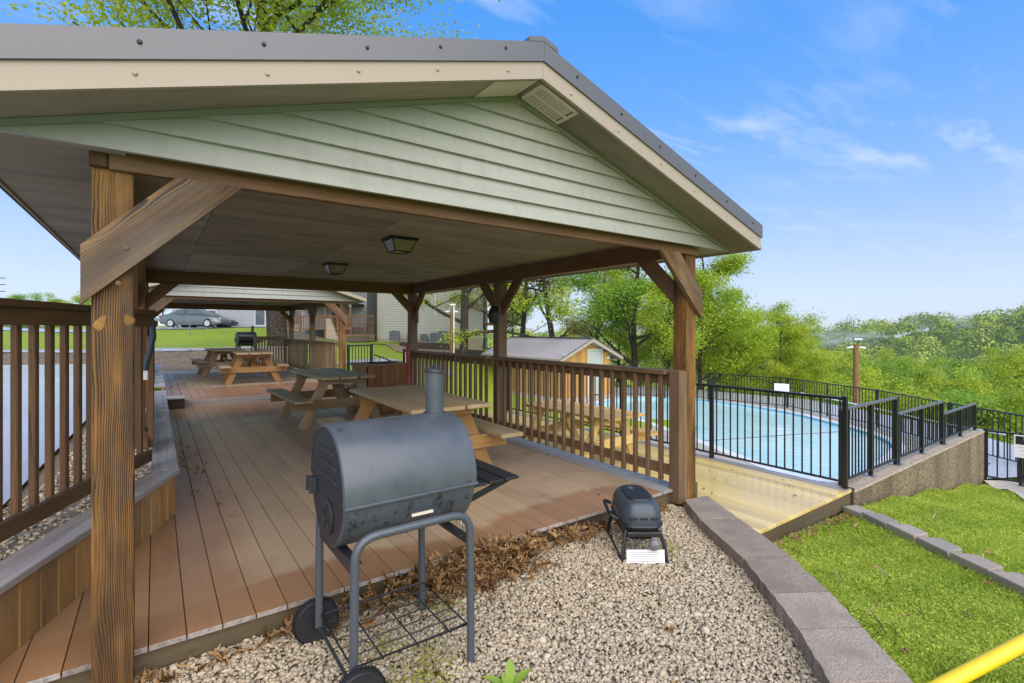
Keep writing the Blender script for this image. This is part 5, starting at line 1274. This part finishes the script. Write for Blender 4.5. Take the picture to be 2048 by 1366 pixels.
# ------------------------------------------------------------------ pool shed
def shed():
    x0, x1, y0, y1 = 14.5, 17.5, 16.4, 21.9; zb = PD; ez = .34; rz_ = 1.02; xm = (x0+x1)/2
    T = Thing('pool_shed', (x0, y0, zb), 'orange-brown timber pool shed with a ribbed grey metal roof', 'shed'); o = Vector((x0, y0, zb))
    def W(nm, p0, p1, w, h, m, **k): return T.beam(nm, Vector(p0)-o, Vector(p1)-o, w, h, m, **k)
    n = 26
    for k in range(n):
        xa = x0+(x1-x0)*(k+.5)/n; top = rz_-.05-(abs(xa-xm))*(rz_-ez)/(x1-xm)-.03
        if 16.02 < xa < 16.95 and True:
            T.vert('wall_board', xa-x0, 0, 2.16, top-zb, (x1-x0)/n-.006, .03, 'wood_shed', c=.004)
        else: T.vert('wall_board', xa-x0, 0, 0, top-zb, (x1-x0)/n-.006, .03, 'wood_shed', c=.004)
    n = 44
    for k in range(n):
        ya = y0+(y1-y0)*(k+.5)/n; T.vert('wall_board', 0.0, ya-y0, 0, ez-zb+.03, .03, (y1-y0)/n-.006, 'wood_rail_dark' if False else 'wood_shed', c=.004)
    mb = MB(); mb.box((.03, .03, 0), (x1-x0-.02, y1-y0-.02, ez-zb-.05)); T.add('inner_wall', mb.build('inner', 'wood_box'))
    dr = T.vert('door', 16.48-x0, -.02, .05, 2.08, .80, .04, 'door_pale')
    for s in (-.45, .45): T.vert('door_frame', 16.48-x0+s, -.03, 0, 2.15, .07, .05, 'vent_white')
    W('door_frame', (16.48-.49, y0-.03, zb+2.12), (16.48+.49, y0-.03, zb+2.12), .05, .07, 'vent_white')
    mb = MB(); mb.lathe([(.03, 0), (.03, -.05)], 10, 'Y'); T.add('door_knob', mb.build('knob', 'steel', True), Matrix.Translation((16.2-x0, -.04, 1.0)))
    ov = .45; sl = (rz_-ez)/(x1-xm)
    for s in (-1, 1):
        xe = xm+s*((x1-xm)+ov); ze = rz_-sl*((x1-xm)+ov)
        rib = MB(); nr = 34; yy0, yy1 = y0-.4, y1+.4
        for k in range(nr):
            ya, yb = yy0+(yy1-yy0)*k/nr, yy0+(yy1-yy0)*(k+1)/nr; yc = ya+.045
            for a, b, up in ((ya, yc, .022), (yc, yb, 0)):
                rib.add([(xm, a, rz_+.03+up), (xe, a, ze+.03+up), (xe, b, ze+.03+up), (xm, b, rz_+.03+up), (xm, a, rz_+.005), (xe, a, ze+.005), (xe, b, ze+.005), (xm, b, rz_+.005)],
                        [(0, 1, 2, 3), (4, 7, 6, 5), (0, 4, 5, 1), (1, 5, 6, 2), (2, 6, 7, 3), (3, 7, 4, 0)])
        T.add('roof_sheet', rib.build('roof', 'roof_metal'), Matrix.Translation(-o))
        for yy in (y0-.41, y1+.41): W('rake_board', (xm, yy, rz_-.055), (xe, yy, ze-.055), .025, .13, 'cream'); W('rake_trim', (xm, yy-.004, rz_+.03), (xe, yy-.004, ze+.03), .02, .05, 'metal_grey')
        W('eave_board', (xe, y0-.40, ze-.06), (xe, y1+.4, ze-.06), .025, .12, 'cream')
        W('soffit', ((xm+xe)/2+s*.72, y0-.2, (rz_+ze)/2-.27), ((xm+xe)/2-s*.72*1.3, y0-.2, (rz_+ze)/2+.30), .4, .01, 'door_pale')
    W('ridge_cap', (xm, y0-.42, rz_+.065), (xm, y1+.42, rz_+.065), .30, .02, 'metal_grey')
    W('side_window', (x0-.02, 17.6, .12), (x0-.02, 18.2, .12), .03, .3, 'door_pale')
    W('wall_lamp', (17.25, y0-.05, .12), (17.4, y0-.05, .12), .06, .08, 'white_paint')
shed()

# ------------------------------------------------------------------ apartment building with balconies
def building():
    p0 = Vector((*at(752, 41), 0)); p1 = Vector((*at(964, 41), 0)); d = (p1-p0).normalized(); ln = (p1-p0).length; n = Vector((d.y, -d.x, 0)); an = math.atan2(d.y, d.x)
    zb = -.1
    T = Thing('apartment_building', (p0.x, p0.y, zb), 'grey lap-sided apartment building behind the lawn', 'building', rotz=an)
    # local x along the wall, +y away from the viewer
    mb = MB(); mb.box((0, 0, .75), (ln, 9, 8.4)); T.add('wall', mb.build('wall', 'lap_grey'))
    mb = MB(); mb.prism([(0, .25), (3.0, .05), (ln, -1.2), (ln, .742), (0, .742)], 'Y', .03, 8.9); T.add('foundation', mb.build('foundation', 'stone_tan'))
    T.vert('corner_board', -.02, -.02, .3, 8.4, .2, .14, 'wood_timber'); T.vert('corner_board', ln+.0, -.02, .3, 8.4, .12, .12, 'lap_pale')
    T.vert('downpipe', 4.9, -.06, 2.6, 8.3, .06, .08, 'white_paint'); 
    mb = MB(); mb.prism([(-.6, 8.4), (ln+.6, 8.4), (ln/2, 11)], 'Y', -.6, 9.6); T.add('roof', mb.build('roof', 'metal_grey'))
    for k in range(2):
        z = 2.05+k*2.7
        T.beam('balcony_floor', (ln+.05, 4, z), (ln+2.6, 4, z), 7, .2, 'wood_pole')
        T.beam('balcony_rail', (ln+.05, .55, z+1.05), (ln+2.6, .55, z+1.05), .1, .09, 'wood_pole')
        for j in range(17): T.vert('balcony_baluster', ln+.12+j*.155, .55, z+.1, z+1.02, .05, .05, 'wood_pole')
    for j in range(3): T.vert('balcony_post', ln+.15+j*1.2, .62, -2.2, 7, .13, .13, 'wood_timber')
    # recessed wing
    W = Thing('apartment_wing', (p0.x-6.2, p0.y+7, .6), 'pale recessed wing of the apartments with a wooden entry porch', 'building', rotz=an)
    mb = MB(); mb.box((-9.5, .5, 0), (7.6, 6, 8)); W.add('wall', mb.build('wing', 'lap_pale'))
    for xx in (-6.5, -2.2, .8):
        w_ = W.add('window', (lambda m: (m.box((xx, .44, 1.2), (xx+.95, .497, 2.6)), m.build('window', 'white_paint'))[1])(MB())); W.add('pane', (lambda m: (m.box((xx+.07, .42, 1.27), (xx+.88, .44, 2.53)), m.build('pane', 'glass_pane'))[1])(MB()), None, w_)
    W.beam('entry_roof', (2.0, -1.2, 2.95), (7.4, -1.2, 2.95), 3.2, .22, 'wood_timber'); W.beam('porch_floor', (2.0, -1.4, .95), (7.4, -1.4, .95), 3.0, .16, 'wood_pole')
    for j in range(6): W.vert('porch_post', 2.1+j*1.03, -2.75, -.4, 2.9, .14, .14, 'wood_box')
    W.beam('porch_rail', (2.0, -2.8, 1.95), (7.4, -2.8, 1.95), .09, .09, 'wood_box')
    for j in range(36): W.vert('porch_baluster', 2.1+j*.148, -2.8, 1.0, 1.92, .05, .05, 'wood_box')
    d_ = W.add('door', (lambda m: (m.box((4.6, .44, 1.03), (5.55, .497, 2.8)), m.build('door', 'ink_black'))[1])(MB()))
    # front entry deck with lattice beside the corner
    D = Thing('entry_deck', (p0.x-2.6, p0.y+1.0, .45), 'raised wooden entry deck with baluster railing beside the building corner', 'deck', rotz=an)
    D.beam('floor', (0, .8, .55), (2.75, .8, .55), 1.8, .14, 'wood_rail'); D.beam('top_rail', (0, -.05, 2.1), (2.75, -.05, 2.1), .12, .08, 'wood_table_orange'); D.beam('mid_rail', (0, -.05, 1.48), (2.75, -.05, 1.48), .08, .06, 'wood_rail')
    for j in range(19): D.vert('baluster', .06+j*.148, -.05, .62, 2.05, .05, .05, 'wood_rail')
    for j in range(19): D.vert('skirt_board', .06+j*.148, -.08, -.15, .5, .14, .03, 'wood_rim')
    for xx in (.0, 2.75): D.vert('post', xx, 0, -.2, 3.4, .12, .12, 'wood_timber')
    mb = MB(); mb.rings([[(-1.1, -.2, -.3), (.1, -.2, -.3), (.1, .3, -.3), (-1.1, .3, -.3)], [(-1.1, -.2, 1.9), (-.75, -.2, 1.9), (-.75, .3, 1.9), (-1.1, .3, 1.9)]]); D.add('stair_wall', mb.build('stair', 'stone_tan'))
    AL = ['grey air conditioner under the corner of the apartment wall', 'second grey air conditioner along the apartment wall', 'dark air conditioner directly behind the back corner post', 'grey air conditioner right of the back corner post', 'tall grey air conditioner beside the bare earth']
    for (u, s, lab) in zip((789, 822, 848, 868, 886), (.78, .62, .6, .7, .85), AL):
        x_, y_ = at(u, 40.0); A = Thing('air_conditioner', (x_, y_, .55 if u < 800 else .45), lab, 'air conditioner', 'air conditioners along the wall', rotz=an)
        mb = MB(); mb.box((-s/2*.92, -s*.4, 0), (s/2*.92, s*.4, s)); A.add('case', mb.build('case', 'ac_unit'))
        for k in range(6): A.beam('grille_slat', (-s*.38, -s*.4-.006, .1+k*s*.14), (s*.38, -s*.4-.006, .1+k*s*.14), .012, .03, 'black_metal')
        mb = MB(); mb.lathe([(s*.32, s), (s*.32, s+.04), (s*.1, s+.05)], 14); A.add('fan_guard', mb.build('guard', 'black_metal'))
    for (u0, u1, t, z, lab) in ((800, 905, 33, .42, 'long dark landscape timber below the air conditioners'), (905, 1000, 30, .05, 'dark landscape timber right of the slim tree trunk'), (905, 950, 28.5, -.12, 'short dark landscape timber at the foot of the slim tree'), (950, 1010, 27.5, -.32, 'lowest dark landscape timber beside the shed roof')):
        a = Vector((*at(u0, t), z)); b = Vector((*at(u1, t-.6), z-.1)); S = Thing('landscape_timber', (a.x, a.y, z-.25), lab, 'timber', 'landscape timbers on the slope')
        S.beam('timber', (0, 0, .25), Vector((b.x-a.x, b.y-a.y, .15)), .3, .42, 'wood_timber', c=.02)
building()

# ------------------------------------------------------------------ parked cars
def car(loc, rz, paint, label, name='sedan'):
    T = Thing(name, loc, label, 'car', 'cars in the parking lot', rotz=rz); hw = .9
    prof = [(-2.42, .52, .62), (-2.38, .34, .86), (-2.2, .25, .98), (-1.75, .22, 1.03), (-1.2, .20, 1.01), (0, .19, .97), (.9, .19, .95), (1.3, .2, .90), (1.9, .22, .80), (2.25, .27, .70), (2.4, .36, .58), (2.43, .44, .5)]
    mb = MB(); rings = []
    for (xx, zl, zu) in prof:
        t = max(0, (abs(xx)-1.7)/.75); w = hw*(1-.22*t*t); m = zl+(zu-zl)*.45
        rings.append([(xx, -w*.93, zl), (xx, -w, zl+(m-zl)*.5), (xx, -w, m), (xx, -w*.96, zu-.05), (xx, -w*.88, zu), (xx, w*.88, zu), (xx, w*.96, zu-.05), (xx, w, m), (xx, w, zl+(m-zl)*.5), (xx, w*.93, zl)])
    mb.rings(rings); T.add('body', mb.build('body', paint, True))
    gp = [(-1.85, 1.0), (-1.15, 1.36), (-.6, 1.445), (-.05, 1.46), (.35, 1.43), (.95, 1.15), (1.32, .93)]
    mb = MB(); mb.rings([[(xx, -.78+(z-.95)*.34, .93), (xx, -.80+(z-.93)*.38, z-.03), (xx, -.66+(z-.93)*.2, z), (xx, .66-(z-.93)*.2, z), (xx, .80-(z-.93)*.38, z-.03), (xx, .78-(z-.95)*.34, .93)] for xx, z in gp]); T.add('cabin', mb.build('cabin', paint, True))
    for s in (-1, 1):
        for poly in ([(-1.38, 1.05), (-1.0, 1.30), (-.42, 1.375), (-.40, 1.04)], [(-.33, 1.04), (-.33, 1.38), (.28, 1.36), (.82, 1.06)]):
            mb = MB(); f = lambda p: (p[0], s*(.815-(p[1]-.93)*.40+.004), p[1]); mb.add([f(p) for p in poly], [(0, 1, 2, 3)]); T.add('side_window', mb.build('window', 'glass_pane', fix=False))
        T.beam('mirror', (.82, s*.93, 1.03), (.95, s*.93, 1.03), .18, .12, paint, c=.03); T.beam('door_seam', (-.37, s*.905, .35), (-.37, s*.905, 1.0), .006, .012, 'ink_black'); T.beam('door_handle', (-.62, s*.905, .86), (-.45, s*.905, .86), .02, .03, paint)
        T.beam('headlight', (2.12, s*.66, .66), (2.32, s*.6, .62), .22, .12, 'lamp_clear', c=.03); T.beam('tail_lamp', (-2.40, s*.64, .82), (-2.24, s*.70, .84), .26, .14, 'tail_red', c=.03)
        for xx in (-1.42, 1.42):
            mb = MB(); mb.lathe([(.2, -.09), (.31, -.1), (.325, -.07), (.325, .07), (.31, .1), (.2, .09)], 24, 'Y'); w = T.add('wheel', mb.build('tyre', 'rubber', True), Matrix.Translation((xx, s*.82, .325)))
            mb = MB(); mb.lathe([(.215, s*.095), (.2, s*.07), (.001, s*.075)], 20, 'Y'); T.add('rim', mb.build('rim', 'alloy', True), None, w)
            for k in range(7):
                a = k*2*math.pi/7; T.beam('rim_gap', (.07*math.cos(a), s*.082, .07*math.sin(a)), (.18*math.cos(a), s*.085, .18*math.sin(a)), .01, .035, 'ink_black', up=(0, 1, 0), under=w) if False else None
            mb = MB(); mb.lathe([(.36, -.06), (.36, .072), (.335, .072)], 24, 'Y'); T.add('wheel_arch', mb.build('arch', 'ink_black'), Matrix.Translation((xx, s*.82, .34)))
    return T
def ground_z(x, y): return float(gz(x, y))+.05
yaw = math.atan2(43.565-46.357, 4.492-.607)
cx_, cy_ = 2.62, 46.4; car((cx_, cy_, ground_z(cx_, cy_)), yaw, 'car_grey', 'grey four-door sedan parked side-on behind the lawn')
cx_, cy_ = 3.35, 48.7; car((cx_, cy_, ground_z(cx_, cy_)), yaw+.05, 'car_black', 'black car whose nose shows past the grey sedan')
cx_, cy_ = 4.9, 51.6; car((cx_, cy_, ground_z(cx_, cy_)), yaw+.05, 'car_blue', 'blue car farthest along the row, mostly hidden')
cx_, cy_ = at(315, 52); car((cx_, cy_, ground_z(cx_, cy_)-.75), yaw+.1, 'car_white', 'white car parked lower down, only its roof in view')
sp_ = Thing('sign_post', (*at(380, 33), float(gz(*at(380, 33)))), 'thin metal sign post standing on the lawn before the grey sedan', 'post'); sp_.vert('post', 0, 0, -.1, 2.6, .06, .06, 'ac_unit'); sp_.vert('cap', 0, 0, 2.601, 2.63, .07, .07, 'ac_unit')
up_ = Thing('utility_pole', (*at(-4, 60), -.5), 'distant utility pole with crossarms at the edge of the view', 'utility pole'); up_.vert('pole', 0, 0, 0, 8.6, .25, .25, 'wood_pole')
for z in (6.6, 7.4, 8.2): up_.beam('crossarm', (-.7, .45, z), (.7, -.45, z), .09, .09, 'wood_timber')

# ------------------------------------------------------------------ fallen leaves, grass, weeds, moss
def dead_leaves(name, P, size, label, flat=.4, seed=9):
    g = np.random.default_rng(seed); n = len(P)
    half = np.array([(0, 0), (.12, .10), (.30, .10), (.34, .34), (.44, .16), (.58, .12), (.66, .36), (.74, .14), (.86, .10), (1.0, 0)])   # one lobed side of an oak leaf
    m = len(half); base = np.concatenate([np.c_[half[:, 0], half[:, 1], np.zeros(m)], np.c_[half[1:-1, 0], -half[1:-1, 1], np.zeros(m-2)], np.c_[half[1:-1, 0], np.zeros(m-2), np.zeros(m-2)]]); nb_ = len(base)
    F = []
    def idx(i, side): return i if side > 0 or i in (0, m-1) else m+i-1
    def mid(i): return i if i in (0, m-1) else 2*m-2+i-1
    for i in range(m-1):
        for s in (1, -1):
            q = [mid(i), mid(i+1), idx(i+1, s), idx(i, s)]; F.append(q)
    F = np.array(F)
    cur = g.uniform(-1.4, 1.6, n); fold = g.uniform(-.5, 1.6, n); S = size*g.uniform(.6, 1.25, n)
    B_ = np.repeat(base[None], n, 0); B_[..., 0] -= .5; B_[..., 1] *= g.uniform(.6, 1.4, n)[:, None]; B_ += g.normal(0, .03, B_.shape)
    B_[..., 2] = cur[:, None]*.5*(B_[..., 0])**2+fold[:, None]*np.abs(B_[..., 1])*.7
    az = g.uniform(0, 6.28, n); tx = g.normal(0, flat, n); ty = g.normal(0, flat, n)
    def rot(ax, a):
        c, s = np.cos(a), np.sin(a); Z = np.zeros((len(a), 3, 3)); i, j = [(1, 2), (0, 2), (0, 1)][ax]; Z[:, ax, ax] = 1; Z[:, i, i] = c; Z[:, j, j] = c; Z[:, i, j] = -s; Z[:, j, i] = s; return Z
    Q = rot(2, az) @ rot(0, tx) @ rot(1, ty)
    W = np.einsum('nij,nvj->nvi', Q, B_)*S[:, None, None]+P[:, None, :]
    t = np.repeat(np.clip(g.beta(1.6, 1.8, n), 0, 1), nb_)
    o = link(name, fastmesh(name, W.reshape(-1, 3), (F[None]+(np.arange(n)*nb_)[:, None, None]).reshape(-1, 4), 'dead_leaf', t)); setp(o, label, 'leaves', kind='stuff'); return o
g = np.random.default_rng(21)
n = 770; X = np.concatenate([g.normal(1.62, .30, 480), g.uniform(1.2, 3.6, 190), g.uniform(-.3, .9, 50), g.uniform(.95, 1.4, 50)]); dY = np.abs(g.normal(0, .07, n)); dY[:480] = np.abs(g.normal(0, .115, 480)); Y = 2.74-dY
Z = -.115+np.clip(.12-dY*.4, 0, .12)*g.uniform(0, 1, n)*np.exp(-((X-1.7)/.9)**2)*1.4
dead_leaves('leaf_drift', np.stack([X, Y, Z], -1), .10, 'drift of brown oak leaves against the front of the deck', .75)
X = g.uniform(-.6, 3.6, 70); Y = g.uniform(.8, 2.6, 70); ok = in_gravel(X, Y); dead_leaves('gravel_litter', np.stack([X[ok], Y[ok], -.115+0*X[ok]], -1), .05, 'single brown leaves scattered over the gravel', .25, 10)
X = np.concatenate([g.uniform(4.7, 6.6, 110), g.uniform(3.0, 6.6, 40)]); Y = np.concatenate([2.40-np.abs(g.normal(0, .08, 110)), g.uniform(.2, 2.3, 40)]); ok = X > pav_mid(Y)+.25; X, Y = X[ok], Y[ok]
dead_leaves('lawn_litter', np.stack([X, Y, lz(X, Y)+.03], -1), .07, 'brown leaves lying on the lawn and along the lower deck edge', .3, 11)
X = np.concatenate([.22+np.abs(g.normal(0, .12, 45)), g.uniform(.3, 3.4, 26), .25+np.abs(g.normal(0, .12, 25))]); Y = np.concatenate([g.uniform(4.6, 7.6, 45), g.uniform(3.0, 10, 26), g.uniform(12.5, 16, 25)]); Z = np.where(Y > 11, D2, 0)+.006
dead_leaves('deck_litter', np.stack([X, Y, Z], -1), .05, 'damp brown leaf litter on the deck beside the plank wall', .12, 12)
X = g.uniform(4.2, 6.6, 14); Y = g.uniform(2.5, 4.2, 14); dead_leaves('pool_deck_litter', np.stack([X, Y, ZY+.01+0*X], -1), .05, 'few brown leaves on the yellow lower deck', .12, 13)
def blades(name, X, Y, Z, h, w, label, mat='grass', seed=31):
    g = np.random.default_rng(seed); n = len(X); a = g.uniform(0, 6.28, n); H = h*g.uniform(.5, 1.4, n); lean = g.normal(0, .55, (n, 2))*H[:, None]
    dx, dy = np.cos(a)*w, np.sin(a)*w; base = np.stack([X, Y, Z-.01], -1)
    m_ = base+np.stack([lean[:, 0]*.4, lean[:, 1]*.4, H*.6], -1); tip = base+np.stack([lean[:, 0], lean[:, 1], H], -1); d = np.stack([dx, dy, 0*dx], -1)
    V = np.stack([base-d, base+d, m_+d*.8, tip, m_-d*.8], 1).reshape(-1, 3); i = np.arange(n)[:, None]*5
    me = fastmesh(name, V, np.concatenate([i+np.array([[0, 1, 2, 4]]), i+np.array([[4, 2, 3, 3]])])[:, :4] if False else i+np.array([[0, 1, 2, 3]]), mat, np.repeat(np.clip(g.beta(2, 2, n)+patch(X, Y), 0, 1), 5))
    o = link(name, me); setp(o, label, 'grass', kind='stuff')
def patch(X, Y): return .2*np.sin(X*2.3+Y*1.7)*np.sin(Y*3.1-X*.9)+.16*np.sin(X*9.1+Y*5.3)*np.sin(Y*8.7-X*6.1)
n = 230000; s = g.uniform(0, 1, n); Y = g.uniform(-1.2, 2.42, n); X0 = pav_mid(Y)+.12; X = X0+(11.5-X0)*s**1.9
cen_ = X*.5835+Y*.8121; ok = cen_ > 1.2
X, Y = X[ok], Y[ok]; pth = (Y < 2.42-(13.2-X)*.397) & (Y > 1.0-(15-X)*.328) & (X > 7.4); X, Y = X[~pth], Y[~pth]
blades('lawn_grass', X, Y, lz(X, Y), .036, .0042, 'short bright green grass and clover on the pool-side lawn')
ns = 40; ys_2 = g.uniform(-.6, 2.3, ns); xs_2 = pav_mid(ys_2)+.3+g.uniform(0, 4.0, ns)
blades('straw_stems', xs_2, ys_2, lz(xs_2, ys_2), .10, .0012, 'scattered pale dry stems standing in the lawn', 'stones', 33)
nc = 110000; Yc = g.uniform(-1.2, 2.42, nc); X0c = pav_mid(Yc)+.14; Xc = X0c+(8.5-X0c)*g.uniform(0, 1, nc)**1.7
kp = (Xc*.5835+Yc*.8121 > 1.2) & (np.sin(Xc*2.1-Yc*1.3)+np.sin(Yc*3.7+Xc)*.8+g.normal(0, .5, nc) > -.1) & ~((Yc < 2.42-(13.2-Xc)*.397) & (Xc > 7.4)); Xc, Yc = Xc[kp], Yc[kp]; nc = len(Xc)
V, F = leafquads(np.stack([Xc, Yc, lz(Xc, Yc)+g.uniform(.012, .045, nc)], -1), np.tile([0, 0, 1.], (nc, 1)), .0075, .5)
setp(link('lawn_clover', fastmesh('clover', V, F, 'grass', np.repeat(np.clip(g.beta(2, 2, nc)+patch(Xc, Yc), 0, 1), 4))), 'low clover leaves mixed into the pool-side lawn', 'clover', kind='stuff')
def clump(P0, n, r, h, w, mat, seed):
    g = np.random.default_rng(seed); X = P0[0]+g.normal(0, r, n); Y = P0[1]+g.normal(0, r, n); return X, Y, np.full(n, P0[2])
mx_ = [clump(p, 260, .07, 0, 0, 0, i) for i, p in enumerate([(1.05, 2.12, -.125), (.98, 1.98, -.125), (.80, 2.03, -.125), (1.28, 2.45, -.125), (.95, 1.85, -.125), (2.95, 2.2, -.125), (.88, 2.33, -.125)])]
g = np.random.default_rng(77)
X, Y, Z = (np.concatenate([m[i] for m in mx_]) for i in range(3)); n = len(X); Pm = np.stack([X, Y, Z+g.uniform(0, .03, n)], -1)
V, F = leafquads(Pm, np.tile([0, 0, 1.], (n, 1)), .007, .6); setp(link('moss', fastmesh('moss', V, F, 'moss', np.repeat(g.uniform(0, 1, n), 4))), 'yellow-green moss and tiny weeds growing in the gravel', 'moss', kind='stuff')
def weed(loc):
    T = Thing('weed_plant', loc, 'single fresh green leafy weed growing in the gravel', 'weed')
    for k in range(9):
        a = k*2.4; ln = rnd.uniform(.09, .16); el = rnd.uniform(.5, 1.2); n = 5; v = []; f = []
        for i in range(n+1):
            t = i/n; w = .022*math.sin(math.pi*min(t*.9+.08, 1))*(1 if i < n else .1); hx = ln*t*math.cos(el); hz = ln*t*math.sin(el)-.05*t*t
            for s in (-1, 0, 1): v.append((hx*math.cos(a)-s*w*math.sin(a), hx*math.sin(a)+s*w*math.cos(a), hz+abs(s)*.006))
        for i in range(n):
            for s in (0, 1): f.append((i*3+s, i*3+s+1, i*3+s+4, i*3+s+3))
        V_ = np.array(v); me = fastmesh('leaf', V_, np.array(f), 'leaf_weed', np.full(len(v), rnd.uniform(.4, .9)), True); T.add('leaf', me)
weed((1.235, 1.735, -.125))

# ------------------------------------------------------------------ haze over the valley
hm = bpy.data.materials.new('haze'); hm.use_nodes = True; ht = hm.node_tree; ht.nodes.clear()
ho = N(ht, 'ShaderNodeOutputMaterial'); pv = N(ht, 'ShaderNodeVolumePrincipled', inp={'Density': .0002, 'Color': (.93, .96, 1, 1), 'Anisotropy': .2}); ht.links.new(pv.outputs[0], ho.inputs['Volume'])
M['haze'] = hm
mb = MB(); mb.box((-950, -950, -120), (950, 950, 40)); o = link('haze', mb.build('haze', 'haze')); setp(o, kind='stuff')

def mist(loc, sc, dens, seed):
    m = bpy.data.materials.new('mist'); m.use_nodes = True; t = m.node_tree; t.nodes.clear(); o_ = N(t, 'ShaderNodeOutputMaterial'); M['mist%d' % seed] = m
    tc_ = N(t, 'ShaderNodeTexCoord'); n_ = noise(t, tc_.outputs['Object'], 2.2, 4, .6); ln_ = N(t, 'ShaderNodeVectorMath', operation='LENGTH'); t.links.new(tc_.outputs['Object'], ln_.inputs[0])
    f_ = mrange(t, ln_.outputs['Value'], .25, 1, 1, 0); d_ = math2(t, 'MULTIPLY', math2(t, 'MULTIPLY', mrange(t, n_, .42, .7), f_), dens)
    v_ = N(t, 'ShaderNodeVolumePrincipled', inp={'Color': (1, 1, 1, 1), 'Anisotropy': .2}); t.links.new(d_, v_.inputs['Density']); t.links.new(v_.outputs[0], o_.inputs['Volume'])
    mb = MB(); rr_ = [[(math.cos(a*.5236)*math.cos(b*.4488-1.5708), math.sin(a*.5236)*math.cos(b*.4488-1.5708), math.sin(b*.4488-1.5708)) for a in range(12)] for b in range(1, 7)]
    mb.rings(rr_); o = link('mist', mb.build('mist', 'mist%d' % seed)); o.location = loc; o.scale = sc; setp(o, kind='stuff'); return o
for i, (u, t, v, sc, dn) in enumerate(((1905, 300, 655, (26, 26, 9), .1), (2010, 310, 650, (30, 30, 12), .1), (1960, 290, 672, (40, 30, 7), .06), (1680, 300, 676, (30, 30, 7), .05))):
    x_, y_ = at(u, t); mist((x_, y_, 1.42-(v-660)/993*t), sc, dn, i)
